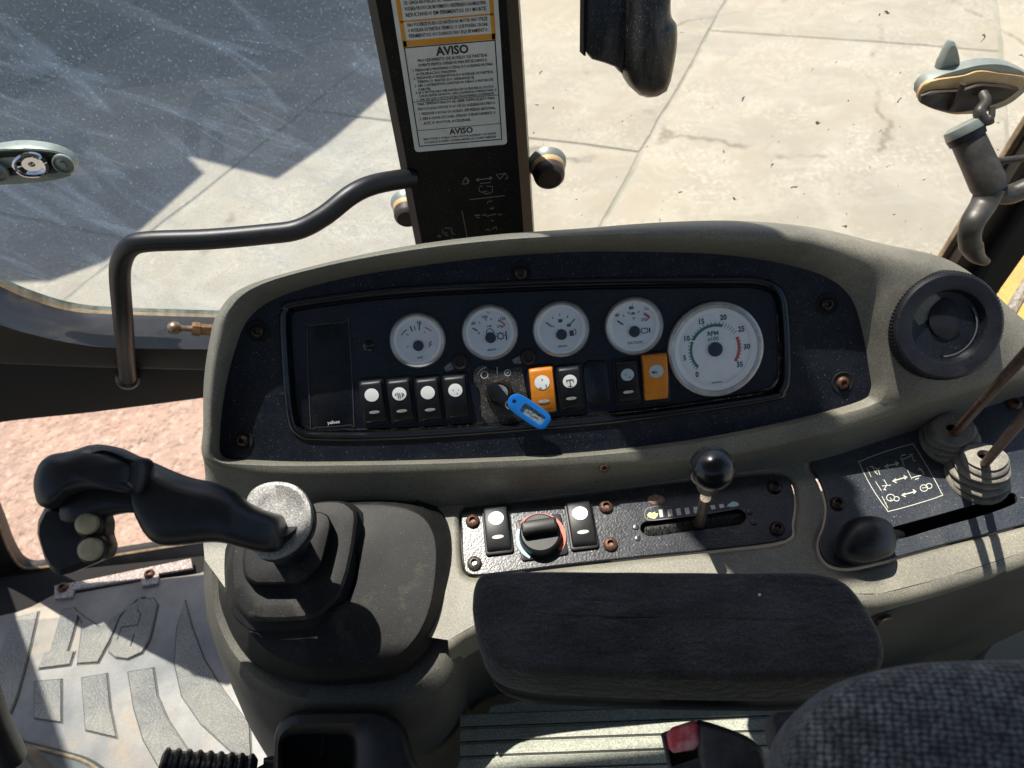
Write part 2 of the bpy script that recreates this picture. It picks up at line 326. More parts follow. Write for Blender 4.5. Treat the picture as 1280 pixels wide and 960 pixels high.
def glass_mat(name, dust, streak, specks, tint=(1, 1, 1), dustc=(.62, .66, .70)):
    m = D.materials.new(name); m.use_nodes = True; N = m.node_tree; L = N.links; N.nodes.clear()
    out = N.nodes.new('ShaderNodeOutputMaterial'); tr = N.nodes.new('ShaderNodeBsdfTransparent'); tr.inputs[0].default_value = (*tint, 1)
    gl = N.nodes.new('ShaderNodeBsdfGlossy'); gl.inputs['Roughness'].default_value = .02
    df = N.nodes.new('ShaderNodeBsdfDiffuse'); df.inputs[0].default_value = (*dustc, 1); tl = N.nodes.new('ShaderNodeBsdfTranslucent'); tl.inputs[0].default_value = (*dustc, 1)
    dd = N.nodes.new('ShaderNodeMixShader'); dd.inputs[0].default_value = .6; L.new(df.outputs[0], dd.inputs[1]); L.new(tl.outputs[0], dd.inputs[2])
    tc = N.nodes.new('ShaderNodeTexCoord')
    def nz(sc, rot=0, st=(1, 1, 1), det=5, dist=0):
        mr = N.nodes.new('ShaderNodeMapping'); mr.inputs['Rotation'].default_value = (0, rot, 0); L.new(tc.outputs['Object'], mr.inputs[0])
        mp = N.nodes.new('ShaderNodeMapping'); mp.inputs['Scale'].default_value = st; L.new(mr.outputs[0], mp.inputs[0])
        t = N.nodes.new('ShaderNodeTexNoise'); t.inputs['Scale'].default_value = sc; t.inputs['Detail'].default_value = det; t.inputs['Distortion'].default_value = dist; L.new(mp.outputs[0], t.inputs['Vector']); return t.outputs['Fac']
    def rmp(o, a, b, c=0, d=1):
        r = N.nodes.new('ShaderNodeMapRange'); r.inputs[1].default_value = a; r.inputs[2].default_value = b; r.inputs[3].default_value = c; r.inputs[4].default_value = d; L.new(o, r.inputs[0]); return r.outputs[0]
    def add(a, b):
        x = N.nodes.new('ShaderNodeMath'); x.operation = 'ADD'; L.new(a, x.inputs[0]); L.new(b, x.inputs[1]); x.use_clamp = True; return x.outputs[0]
    f = rmp(nz(5), .35, .7, dust * .55, dust * 1.3)
    if streak:
        f = add(f, rmp(nz(4, -.6, (.8, 1, 1.6), 9, 1.0), .42, .72, 0, streak * .4))
        f = add(f, rmp(nz(9, -.8, (.7, 1, 2.6), 8, 1.5), .55, .72, 0, streak))
        f = add(f, rmp(nz(14, -.5, (.35, 1, 3.2), 8, 1.2), .60, .72, 0, streak * .9))
        f = add(f, rmp(nz(34, -.25, (.2, 1, 9), 3, .4), .68, .71, 0, streak * .6))
        f = add(f, rmp(nz(300, 0, (1, 1, 1), 3), .57, .66, 0, streak * 1.2))
        f = add(f, rmp(nz(150, .9, (1, 1, 1), 2), .68, .71, 0, streak * 2.2))
    m1 = N.nodes.new('ShaderNodeMixShader'); L.new(f, m1.inputs[0]); L.new(tr.outputs[0], m1.inputs[1]); L.new(dd.outputs[0], m1.inputs[2])
    lw = N.nodes.new('ShaderNodeLayerWeight'); lw.inputs[0].default_value = .5
    pw = N.nodes.new('ShaderNodeMath'); pw.operation = 'POWER'; pw.inputs[1].default_value = 5; L.new(lw.outputs['Facing'], pw.inputs[0])
    fr = N.nodes.new('ShaderNodeMath'); fr.operation = 'MULTIPLY_ADD'; fr.inputs[1].default_value = .9; fr.inputs[2].default_value = .035; L.new(pw.outputs[0], fr.inputs[0])
    m2 = N.nodes.new('ShaderNodeMixShader'); L.new(fr.outputs[0], m2.inputs[0]); L.new(m1.outputs[0], m2.inputs[1]); L.new(gl.outputs[0], m2.inputs[2])
    last = m2
    if specks:
        dk = N.nodes.new('ShaderNodeBsdfDiffuse'); dk.inputs[0].default_value = (.06, .045, .03, 1)
        s = rmp(nz(95, .5, (1, 1, 1), 3, .8), specks, specks + .02, 0, .85)
        m3 = N.nodes.new('ShaderNodeMixShader'); L.new(s, m3.inputs[0]); L.new(m2.outputs[0], m3.inputs[1]); L.new(dk.outputs[0], m3.inputs[2]); last = m3
    L.new(last.outputs[0], out.inputs[0]); return m
G_LEFT = glass_mat('dusty scratched glass blued for sky', .032, .19, .765, tint=(.90, .94, .99), dustc=(.40, .54, .72))  # real dust and scratches; blue in tint and dust paints the sky veil
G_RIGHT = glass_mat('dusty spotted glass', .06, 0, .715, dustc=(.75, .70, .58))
G_LOW = glass_mat('lower door glass', .05, 0, 0, tint=(1.0, .93, .88))
G_LENS = glass_mat('gauge lens', .02, 0, 0)

# ---------------------------------------------------------------- scene objects
WM = {}
def link(o, parent, m):
    col.objects.link(o); WM[o] = m
    if parent is not None: o.parent = parent; o.matrix_basis = WM[parent].inverted() @ m
    else: o.matrix_basis = m
    return o
def tag(o, label=None, cat=None, group=None, kind=None):
    if label: o['label'] = label
    if cat: o['category'] = cat
    if group: o['group'] = group
    if kind: o['kind'] = kind
    return o
def thing(name, label, cat, loc, group=None):
    return tag(link(D.objects.new(name, None), None, Matrix.Translation(V(loc))), label, cat, group)
def mesh(name, geo, m, smooth=True, ang=40):
    me = D.meshes.new(name); me.from_pydata([tuple(v) for v in geo[0]], [], geo[1])
    bm = bmesh.new(); bm.from_mesh(me); bmesh.ops.remove_doubles(bm, verts=bm.verts, dist=1e-6); bmesh.ops.recalc_face_normals(bm, faces=bm.faces); bm.to_mesh(me); bm.free()
    if m: me.materials.append(m)
    if smooth:
        me.polygons.foreach_set('use_smooth', [True] * len(me.polygons)); me.set_sharp_from_angle(angle=R_(ang))
    return me
def obj(name, geo, m, parent=None, smooth=True, ang=40, label=None, kind=None, M=None):
    """geo in world coordinates (origin set to its middle), or in local coordinates when M is given"""
    if M is None:
        c = sum(geo[0], V((0, 0, 0))) / len(geo[0]); geo = ([p - c for p in geo[0]], geo[1]); M = Matrix.Translation(c)
    return tag(link(D.objects.new(name, mesh(name, geo, m, smooth, ang)), parent, M), label, None, None, kind)
def put(name, me, parent, M, label=None):
    return tag(link(D.objects.new(name, me), parent, M), label)
def textgeo(s, size, align='CENTER', res=2, ext=0, sx=1.0, bold=0):
    cu = D.curves.new('t', 'FONT'); cu.body = s; cu.size = size; cu.align_x = align; cu.align_y = 'CENTER'; cu.resolution_u = res; cu.offset = bold + size * .018
    o = D.objects.new('t', cu); col.objects.link(o); bpy.context.view_layer.update()
    me = D.meshes.new_from_object(o); g = ([V((v.co.x * sx, v.co.y, v.co.z)) for v in me.vertices], [tuple(p.vertices) for p in me.polygons])
    D.objects.remove(o); D.curves.remove(cu); D.meshes.remove(me); return g
def T(x, y, z=0, rot=0): return Matrix.Translation((x, y, z)) @ Matrix.Rotation(R_(rot), 4, 'Z')

# ================================================================= GROUND
g = Plane((0, 0, -1.112), (0, 0, 1))
gm = mat('mortar and dirt', (.30, .28, .235), .9, (.21, .215, .16), 3, bump=.8, bs=60, bd=.01)
tag(obj('ground', fill([V((-300, -300, -1.107)), V((300, -300, -1.107)), V((300, 300, -1.107)), V((-300, 300, -1.107))]), gm, None, False), kind='structure')
def concrete_mat():
    m = D.materials.new('stained rough concrete'); m.use_nodes = True; N = m.node_tree; L = N.links; b = N.nodes['Principled BSDF']; b.inputs['Roughness'].default_value = .92
    ge = N.nodes.new('ShaderNodeNewGeometry'); P = ge.outputs['Position']
    def nz(sc, det=8, rg=.65, dist=0):
        t = N.nodes.new('ShaderNodeTexNoise'); t.inputs['Scale'].default_value = sc; t.inputs['Detail'].default_value = det; t.inputs['Roughness'].default_value = rg; t.inputs['Distortion'].default_value = dist; L.new(P, t.inputs['Vector']); return t
    def rmp(o, a, bb, c=0, d=1):
        r = N.nodes.new('ShaderNodeMapRange'); r.inputs[1].default_value = a; r.inputs[2].default_value = bb; r.inputs[3].default_value = c; r.inputs[4].default_value = d; L.new(o, r.inputs[0]); return r.outputs[0]
    def mx(f, A, B):
        x = N.nodes.new('ShaderNodeMix'); x.data_type = 'RGBA'; L.new(f, x.inputs[0])
        for v, i in ((A, 6), (B, 7)):
            if isinstance(v, tuple): x.inputs[i].default_value = (*v[:3], 1)
            else: L.new(v, x.inputs[i])
        return x.outputs[2]
    def ml(a, bb):
        x = N.nodes.new('ShaderNodeMath'); x.operation = 'MULTIPLY'; L.new(a, x.inputs[0]); L.new(bb, x.inputs[1]); return x.outputs[0]
    cur = mx(rmp(nz(.7, 6).outputs['Fac'], .35, .65), (.33, .295, .225), (.275, .255, .205))
    cur = mx(rmp(nz(2.6, 10, .7, .8).outputs['Fac'], .45, .62, 0, .8), cur, (.365, .34, .275))
    cur = mx(rmp(nz(1.3, 9, .75, 1.5).outputs['Fac'], .54, .70, 0, .65), cur, (.27, .265, .235))
    grit = rmp(nz(1.9, 4).outputs['Fac'], .46, .58)
    cur = mx(ml(grit, rmp(nz(34, 5, .75).outputs['Fac'], .50, .60, 0, .7)), cur, (.46, .43, .36))
    cur = mx(ml(grit, rmp(nz(52, 5, .8).outputs['Fac'], .54, .62, 0, .7)), cur, (.20, .18, .14))
    cur = mx(rmp(nz(120, 3, .7).outputs['Fac'], .60, .70, 0, .5), cur, (.20, .19, .16))
    wn = nz(1.5, 5); ad = N.nodes.new('ShaderNodeVectorMath'); ad.operation = 'MULTIPLY_ADD'; ad.inputs[1].default_value = (.5, .5, .5); L.new(wn.outputs['Color'], ad.inputs[0]); L.new(P, ad.inputs[2])
    vo = N.nodes.new('ShaderNodeTexVoronoi'); vo.feature = 'DISTANCE_TO_EDGE'; vo.inputs['Scale'].default_value = .42; L.new(ad.outputs[0], vo.inputs['Vector'])
    crk = ml(rmp(vo.outputs['Distance'], .002, .012, 1, 0), rmp(nz(.9, 4).outputs['Fac'], .48, .56))
    cur = mx(crk, cur, (.19, .17, .13)); L.new(cur, b.inputs['Base Color'])
    bn = N.nodes.new('ShaderNodeBump'); bn.inputs['Strength'].default_value = .9; bn.inputs['Distance'].default_value = .012; L.new(nz(14, 12, .75).outputs['Fac'], bn.inputs['Height']); L.new(bn.outputs[0], b.inputs['Normal'])
    return m
conc = concrete_mat()
yard = tag(link(D.objects.new('concrete_yard', None), None, Matrix.Translation((0, 5, -1.1))), kind='structure')
# poured bays: a joint grid skewed like the yard's, each bay a slab with its own worn edge
ju = V((.45, .893, 0)); jv = V((.893, -.45, 0))
o0 = GROUND.at(805, 190)
def bay(u0, u1, v0, v1):
    P = []; cs = [(u0, v0), (u1, v0), (u1, v1), (u0, v1)]
    for k in range(4):
        a, b = cs[k], cs[(k + 1) % 4]
        for s_ in range(12):
            t = s_ / 12; u = a[0] + (b[0] - a[0]) * t; v = a[1] + (b[1] - a[1]) * t
            p = o0 + ju * u + jv * v; nn = noise.noise_vector(p * 6) * .016 + noise.noise_vector(p * .9) * .02
            P.append(V((p.x + nn.x, p.y + nn.y, -1.13)))
    return P
cols = [(-10.4, -7.8, 1.0), (-7.8, -5.2, -.6), (-5.2, -2.6, 1.3), (-2.6, 0, 0), (0, 2.1, 2.09), (2.1, 4.3, .7), (4.3, 6.5, 1.6), (6.5, 8.7, .4)]
for v0, v1, uo in cols:
    for k in range(-3, 4):
        u0 = uo + k * 3.1; P = bay(u0, u0 + 3.075, v0, v1 - .025); c = sum(P, V((0, 0, 0))) / len(P)
        if c.y < 1.6 or c.y > 13: continue
        hz = .03 + random.uniform(-.003, .005)
        o = obj('concrete_slab', slab(P, (0, 0, 1), 0, hz, .006), conc, yard, True, 30)
dirt = mat('pink red earth', (.40, .29, .235), .95, (.32, .235, .195), 3, .38, .62, bump=1.0, bs=30, bd=.03, detail=12, c3=(.48, .37, .31), n3=22, t3=(.50, .64), speck=(.24, .17, .14), sps=60, spt=.67, grain=.15)
# rough earth strip along the machine
nx, ny = 260, 110; vs = []; fs = []
for j in range(ny + 1):
    for i in range(nx + 1):
        x = -6 + 9 * i / nx; y = .6 + 2.05 * j / ny; p = V((x, y, 0))
        h = noise.noise(p * 3) * .02 + noise.noise(p * 11) * .014 + noise.noise(p * 23) * .010 + abs(noise.noise(p * 40)) * .012
        vs.append(V((x, y, -1.07 + h)))
for j in range(ny):
    for i in range(nx):
        a = j * (nx + 1) + i; fs.append((a, a + 1, a + nx + 2, a + nx + 1))
tag(obj('dirt_path', (vs, fs), dirt, None), kind='structure')

# added unseen caster: the yard's shade outline carried up along the sun
sh = [(-120, 352), (60, 347), (130, 322), (252, 214), (232, 193), (342, 221), (405, 178), (482, 112), (625, -30), (560, -160), (-60, -170), (-400, 60)]
k_ = (3.6 + 1.1) / SUN.z
caster = thing('shade_caster', 'added unseen sheet on posts beyond the left window, cut to throw the yard shade', 'shade_caster', GROUND.at(200, 0) + SUN * k_)
obj('caster_sheet', slab([GROUND.at(*p) + SUN * k_ for p in sh], (0, 0, 1), 0, .12), CASTM, caster, False)
for p in ((-60, 40), (430, -20)):
    b_ = GROUND.at(*p) + SUN * k_ + V((0, 2.2, 0)); 
    obj('post', tube([V((b_.x, b_.y, -1.1)), V((b_.x, b_.y, 3.6))], .06, 10), CASTM, caster)  # supports made up along with the added caster

# ================================================================= CAB SHELL
ROOFY = .80
rl = [
 ([(-60, 318), (0, 346), (40, 363), (90, 378), (150, 384), (310, 389)], .93),
 ([(-60, 323), (0, 352), (40, 369), (90, 384), (150, 389), (310, 394)], .925),
 ([(-60, 330), (0, 358), (40, 375), (90, 389), (150, 393), (310, 398)], .92),
 ([(-60, 350), (0, 380), (40, 395), (90, 406), (150, 411), (310, 413)], .885),
 ([(-60, 372), (0, 402), (40, 415), (90, 426), (150, 432), (310, 434)], .832),
 ([(-60, 380), (0, 406), (40, 418), (90, 429), (150, 435), (310, 437)], .826),
 ([(-60, 440), (0, 452), (40, 454), (90, 456), (150, 458), (310, 462)], .825),
 ([(-60, 442), (0, 454), (40, 456), (90, 458), (150, 460), (310, 464)], .83),
 ([(-60, 538), (0, 527), (40, 522), (90, 517), (150, 510), (310, 489)], .872),
 ([(-60, 539), (0, 528), (40, 523), (90, 518), (150, 511), (310, 490)], .96),
]
rl3 = [[WALL(y).at(p.x, p.y) for p in spline(pp, 6, False)] for pp, y in rl]
seat_rail = thing('window_rail', 'black painted window rail with dusty ledge under the left window', 'window rail', (-.6, .88, .5))
obj('glazing_lip', loft(rl3[0:2], False), SEALG, seat_rail)
obj('seal', loft(rl3[1:3], False), SEAL, seat_rail)
obj('ledge', loft(rl3[2:6], False), RAIL, seat_rail, ang=60)
obj('rail_face', loft(rl3[5:8], False), BROWN, seat_rail)
obj('underside', loft(rl3[7:10], False), UNDER, seat_rail)
# lower frame of the left door opening
low = thing('door_frame', 'black lower frame round the small lower window', 'door frame', (-.9, .86, 0))
fo = [(-80, 480), (-10, 640), (10, 690), (28, 712), (60, 711), (125, 700), (258, 679), (330, 668)]
fi = [(-130, 500), (-40, 660), (-10, 730), (20, 748), (75, 738), (150, 722), (262, 700), (330, 690)]
A_ = [WALL(.925).at(p.x, p.y) for p in spline(fo, 5, False)]; A2 = [p + V((0, .03, -.005)) for p in A_]
B_ = [WALL(.90).at(p.x, p.y) for p in spline(fi, 5, False)]; B2 = [p + V((0, -.0, -.06)) for p in B_]
obj('frame', loft([A2, A_, B_, B2], False), RAIL, low, ang=30)
obj('seal', tube([p + V((0, .004, .002)) for p in A_], .003, 6), SEAL, low)
xr = WALL(.95).at(-175, 560).x
obj('door_post', loft([[V((xr + a, .95 + b, z)) for a, b in ((0, 0), (0, .05), (-.14, .05), (-.14, 0))] for z in (-.02, 2.1)], True, True, True), RAIL, low, False)
# cab floor
tag(obj('cab_floor', slab([V((-1.9, -.8, 0)), V((1.2, -.8, 0)), V((1.2, .90, 0)), V((-1.9, .90, 0))], (0, 0, 1), -.06, -.012), UNDER, None, False), kind='structure')
# threshold strip
ts = thing('threshold_strip', 'worn metal threshold strip with two rusty screws along the floor mat edge', 'threshold strip', FLOOR.at(160, 725))
obj('strip', slab(FLOOR.ats([(70, 734), (110, 727), (240, 700), (242, 712), (200, 719), (199, 731), (178, 735), (178, 725), (95, 739), (92, 748), (70, 750)]), (0, 0, 1), .001, .007, .001), ALU, ts, False)
# glass
def pane(name, label, x0, x1, y, z0, z1, m):
    return tag(obj(name, fill([V((x0, y, z0)), V((x1, y, z0)), V((x1, y, z1)), V((x0, y, z1))]), m, None, False), label, 'window pane')
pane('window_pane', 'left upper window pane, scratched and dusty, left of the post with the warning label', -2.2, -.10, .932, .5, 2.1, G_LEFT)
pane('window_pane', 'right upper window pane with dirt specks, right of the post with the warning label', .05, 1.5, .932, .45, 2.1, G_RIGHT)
pane('window_pane', 'small lower window pane over the pink earth, left of the console', -2.2, -.30, .945, -.06, .45, G_LOW)

roof = thing('cab_roof', 'grey lining of the cab roof above the console', 'cab roof', (0, 0, 1.75))
obj('roof_shell', slab([V((-2.2, -1.6, 2.1)), V((1.6, -1.6, 2.1)), V((1.6, ROOFY, 2.1)), V((-2.2, ROOFY, 2.1))], (0, 0, 1), 0, .06, .01), PANELG, roof, False)
obj('rear_wall', slab([V((-2.2, -1.6, 0)), V((1.6, -1.6, 0)), V((1.6, -1.6, 1.5)), V((-2.2, -1.6, 1.5))], (0, 1, 0), 0, .04), BROWN, roof, False)
# post with labels
post = thing('window_post', 'black steel post between two windows with an orange and white warning label', 'post', (-.03, .87, .5))
pp = [(-.108, .84), (-.098, .828), (.036, .828), (.049, .842), (.049, .925), (.036, .95), (-.09, .95), (-.108, .925)]
obj('column', loft([[V((x, y, z)) for x, y in pp] for z in (.45, 1.05, 2.1)], True, True, True), PIL, post, True, 30)
obj('window_seal', loft([[V((.049 + a, .915 + b, z)) for a, b in ((0, 0), (.004, .0), (.007, .01), (.004, .02), (0, .02))] for z in (.45, 2.1)], True), mat('seal with painted glare', (.5, .46, .38), .5, (.3, .27, .2), 60), post)  # right-hand seal coloured lighter to stand in for bright ground reflected there
obj('window_seal', loft([[V((-.108 - a, .915 + b, z)) for a, b in ((0, 0), (.004, .0), (.007, .01), (.004, .02), (0, .02))] for z in (.45, 2.1)], True), SEAL, post)
# warning label, a real flat sticker 0.11 m wide
SW = Plane((0, .8275, 0), (0, -1, 0))
bl = SW.at(519, 190); br = SW.at(634, 180)
SX = (br - bl).normalized(); SY = V((0, 0, 1)); SY = (SY - SX * SY.dot(SX)).normalized(); SN = V((0, -1, 0))
SWd = (br - bl).length
MS = Matrix((SX, SY, SN)).transposed().to_4x4(); MS.translation = bl
stick = obj('warning_label', slabl(rrect(SWd, .30, .004, 4, SWd / 2, .15), 0, .0006), STK, post, False, M=MS, label='white and orange printed warning label')
def outline(x0, y0, x1, y1, w):
    return join(*[stroke(p, w) for p in ([(x0, y0 + w/2), (x1, y0 + w/2)], [(x0, y1 - w/2), (x1, y1 - w/2)], [(x0 + w/2, y0), (x0 + w/2, y1)], [(x1 - w/2, y0), (x1 - w/2, y1)])])
MZ = MS @ T(0, 0, .0009)
ytop = .121
obj('black_border', join(outline(.0055, .0065, SWd - .0055, ytop, .0011), stroke([(.0055, .0605), (SWd - .006, .0605)], .0006), stroke([(.0055, .0265), (SWd - .006, .0265)], .0006)), INK, stick, False, M=MZ)
obj('orange_border', join(stroke([(.0055, ytop + .0035), (SWd - .0055, ytop + .0035)], .006), stroke([(.007, ytop), (.007, .296)], .0042), stroke([(SWd - .007, ytop), (SWd - .007, .296)], .0042), stroke([(.006, .147), (SWd - .006, .147)], .0016), stroke([(.006, .187), (SWd - .006, .187)], .0016)), STKO, stick, False, M=MZ)
def para(lines, x0, x1, ytop_, lh, size, align='LEFT'):
    gs = []
    for i, s in enumerate(lines):
        if not s: continue
        gg = textgeo(s, size, 'LEFT', 1); w_ = max(v.x for v in gg[0]) - min(v.x for v in gg[0])
        ww = (x1 - x0); s_ = ww / w_ if (w_ > ww * .78) else 1.0; s_ = min(s_, 1.35)
        xx = x0 if align == 'LEFT' else x0 + (ww - w_ * s_) / 2
        gs.append(xf(gg, Matrix.Translation((xx, ytop_ - i * lh, 0)) @ Matrix.Diagonal((s_, 1, 1, 1))))
    return join(*gs)
obj('small_print', para(['CHAVE DESDE O FREIO DE ESTACIONAMENTO E A TRAVA', 'NEUTRALIZADORA DA TRANSMISSAO ANTES DE DESCER DA', 'MAQUINA, OPERAR A RETROESCAVADEIRA OU PROCEDER A TRABA', 'DE CARGA NA PORCAO DE TRASEIRAS, INSEGURANCA DISSO', 'PODERA PROVOCAR MOVIMENTO INESPERADO DA MAQUINA,', 'RESULTANDO EM FERIMENTOS OU MORTE.'], .0125, SWd - .0125, .1825, .0059, .0054), INK, stick, False, M=MZ)
obj('small_print', para(['NAO PULVERIZE FLUIDO DE PARTIDA NO MOTOR. NAO UTILIZE', 'O AUXILIAR DE PARTIDA TERMICO, O QUE PODERA CAUSAR', 'FERIMENTOS OU DANOS NO EQUIPAMENTO.'], .0125, SWd - .0125, .143, .0056, .0052), INK, stick, False, M=MZ)
obj('heading', xf(textgeo('AVISO', .0125, 'CENTER', 2, bold=.0002), T(SWd * .52, .1135)), INK, stick, False, M=MZ)
obj('small_print', para(['PROCEDIMENTO DE AUXILIO DE PARTIDA', 'SOMENTE PERMITA OPERADOR PARA EVITAR DANOS A:'], .018, SWd - .016, .1055, .005, .0048, 'C'), INK, stick, False, M=MZ)
obj('small_print', para(['1. PRESSIONE E MANTENHA O PEDAL DO ACELERADOR PARA', '   ACELERACAO MAXIMA.', '2. PRESSIONE O INTERRUPTOR DO AUXILIAR DE PARTIDA', '   TERMICO ANTES DO ARRANQUE.', '3. GIRE O INTERRUPTOR COMUTADOR, PARA E O MOTOR ATE', '   PARTIR.'], .011, SWd - .011, .0955, .0043, .0042), INK, stick, False, M=MZ)
obj('small_print', para(['4. SE O MOTOR NAO DER PARTIDA EM 30 SEGUNDOS, SOLTE A', '   CHAVE ANTES DE NOVO, MAS CONTINUE A PRESSIONAR O', '5. UMA VEZ QUE O MOTOR ESTEJA FUNCIONANDO SUAVEMENTE,'], .011, SWd - .011, .0705, .0040, .0040), INK, stick, False, M=MZ)
obj('small_print', para(['PARA TEMPERATURAS DO AR, ABRIR TAMPA DE JATO PARA', 'FRIO E POSICAO MOTOR 10 OU 14F, DO ACELERADOR E MEIO A', '1. PRESSIONE O BOTAO DO AUXILIO, SEM PRESSAO ADICIONAL,', '2. GIRE A CHAVE ATE LIGAR, ATRAVES CUIDADOSAMENTE, O', '   ATE O MOTOR ACELERAR.'], .011, SWd - .011, .0575, .0058, .0046), INK, stick, False, M=MZ)
obj('heading', xf(textgeo('AVISO', .0098, 'CENTER', 2, bold=.0001), T(SWd * .52, .0215)), INK, stick, False, M=MZ)
obj('small_print', para(['NAO UTILIZE O AUXILIO COM O MOTOR ACELERADO AO RODAR,', 'OS DANOS PODEM COMPROMETER OS COMPONENTES.'], .012, SWd - .012, .0150, .0042, .0037), INK, stick, False, M=MZ)
# pictograms printed on the post below the label
def px(o, s, pts): return [(o[0] + p[0] / s, o[1] + p[1] / s) for p in pts]
q = lambda pts: px((510, 200), 7.53, pts)
gs = [pstroke(SW, q(p), w_, 0, c_) for p, w_, c_ in (
 ([(505, 225), (550, 225)], 1, 0), ([(515, 210), (545, 160), (575, 195), (560, 225)], 1.1, 0), ([(550, 175), (560, 215)], .8, 0),
 ([(640, 188), (790, 170)], 1.0, 0), ([(665, 172), (640, 188), (668, 200)], 1.2, 0), ([(765, 158), (795, 170), (768, 184)], 1.2, 0),
 ([(830, 130), (860, 180), (920, 125), (940, 170), (915, 180)], 1.0, 0), ([(850, 135), (920, 125)], .8, 0),
 ([(680, 222), (778, 210)], .8, 0), ([(670, 250), (700, 245)], .8, 0), ([(740, 245), (795, 250), (795, 300), (740, 320), (670, 295), (668, 262)], .8, 0),
 ([(700, 300), (730, 290), (745, 305)], .8, 0), ([(578, 374), (910, 335)], .8, 0),
 ([(745, 410), (755, 390), (795, 385)], .8, 0), ([(770, 455), (805, 460), (795, 440)], 1.2, 0),
 ([(625, 520), (680, 520)], 1.2, 0), ([(640, 535), (675, 545)], .9, 0), ([(700, 525), (725, 510), (745, 530), (795, 515), (830, 510)], .9, 0), ([(850, 522), (865, 508), (885, 515)], .9, 0),
 ([(780, 565), (805, 575)], .9, 0), ([(730, 665), (750, 650), (775, 665)], .9, 0), ([(795, 650), (830, 625), (835, 660)], .9, 0),
 ([(508, 480), (560, 745)], .7, 0),
 ([(278, 725), (290, 705), (300, 728), (312, 712)], 1.0, 0), ([(345, 640), (395, 640)], .8, 0), ([(405, 640), (415, 690), (440, 700)], .8, 0), ([(330, 655), (325, 690), (355, 690), (370, 680)], .8, 0), ([(345, 705), (378, 712)], .8, 0), ([(405, 730), (450, 750)], .7, 0))]
obj('pictogram', join(*gs), mat('faded grey print', (.2, .2, .18), .5), post, False)

# grab rail
gr = thing('grab_rail', 'bent black steel grab rail running from the post to the left window rail', 'grab rail', WALL(.83).at(160, 470))
gp = [WALL(.815).at(160, 472), WALL(.80).at(158, 450), WALL(.755).at(154, 400), WALL(.745).at(150, 350), WALL(.742).at(152, 326), WALL(.74).at(162, 309), WALL(.74).at(185, 302), WALL(.74).at(260, 299), WALL(.745).at(330, 293), WALL(.75).at(372, 287), WALL(.76).at(405, 270), WALL(.78).at(440, 243), WALL(.80).at(470, 230), WALL(.83).at(515, 222)]
obj('tube', tube(spline(gp, 6, False), .0118, 20), TUBEM, gr)
obj('mounting_boss', lathe([(.0, .0), (.016, 0), (.017, .004), (.017, .020), (.014, .024), (0, .024)], 24, axis_m(WALL(.828).at(160, 474), WALL(.79).at(158, 458))), BLK, gr)
# ball stud of the gas strut
bs_ = thing('ball_stud', 'rusty steel ball stud with hex nut on the window ledge beside the console', 'ball stud', WALL(.81).at(218, 410))
a_, b_ = WALL(.81).at(218, 410), WALL(.825).at(275, 413)
dirn = (b_ - a_).normalized()
obj('ball', lathe([(.0093 * math.sin(t), -.0093 * math.cos(t)) for t in [math.pi * i / 12 for i in range(13)]], 20, axis_m(a_, b_)), STUD, bs_)
obj('shank', tube([a_ + dirn * .006, a_ + dirn * .012, a_ + dirn * .02, b_], [.0055, .004, .0045, .0045], 14), STUD, bs_)
obj('hex_nut', lathe([(0, 0), (.009, 0), (.0098, .003), (.0098, .010), (.008, .012), (.008, .05), (0, .05)], 6, axis_m(a_ + dirn * .022, b_)), BRASS, bs_, ang=25)

# rubber window stops either side of the post
def stop(px_, py_, r, label):
    c = WALL(.895).at(px_, py_); t = thing('window_stop', label, 'window stop', c, 'round rubber window stops beside the post')
    k = r * (c - CAM).length / FPX; ax = axis_m(c, c + V((0, .06, .012)))
    obj('rubber_cap', lathe([(0, -.004), (k * .75, -.004), (k * .95, 0), (k, .004), (k, .016)], 28, ax), LATB, t)
    obj('rim', lathe([(k * 1.0, .012), (k * 1.08, .015), (k * 1.08, .022), (k * 1.0, .026)], 28, ax), LATO, t)
    obj('collar', lathe([(k * 1.04, .018), (k * 1.15, .022), (k * 1.22, .026), (k * 1.25, .030), (0, .030)], 28, ax), LATG, t)
stop(687, 222, 19, 'round rubber window stop in grey green collar, right of the post')
stop(509, 272, 16, 'round rubber window stop in grey green collar, half behind the left edge of the post')

# latches on the glass
la = thing('window_latch', 'oval zinc window latch with chrome centre on the shaded left pane', 'window latch', WALL(.93).at(45, 200))
pl_ = WALL(.93)
oo = [(-40, 185), (-10, 180), (30, 175), (70, 180), (94, 192), (99, 205), (92, 214), (60, 219), (20, 222), (-20, 222), (-45, 210)]
obj('base', pillow(oo, pl_, [(1.0, 0), (1.0, .012), (.96, .02), (.9, .022), (0.02, .022)], 40), LATG, la)
oi = [(-40, 192), (-10, 189), (30, 187), (65, 190), (85, 197), (90, 207), (82, 214), (55, 217), (15, 219), (-20, 219), (-44, 210)]
obj('face', pillow(oi, WALL(.907), [(1, -.004), (1, .001), (.92, .002), (.1, -.003), (.02, -.003)], 40), mat('dark green black face', (.02, .03, .02), .4), la)
obj('chrome_oval', pillow([(16, 203), (25, 192), (42, 190), (57, 197), (63, 210), (55, 219), (35, 220), (22, 214)], WALL(.903), [(1, 0), (1, .004), (.85, .006), (.8, .002), (.3, -.002), (.02, .004)], 30), CHR, la)
for c_ in ((80, 204), (-2, 214)):
    obj('screw', lathe([(.013, 0), (.013, .004), (.011, .005), (.0105, .002), (.005, .003), (.004, .006), (0, .006)], 24, WALL(.905).frame(*c_)), LATG, la)
lb = thing('window_latch', 'oval window latch with orange brown edge on the sunlit right pane', 'window latch', WALL(.93).at(1210, 110))
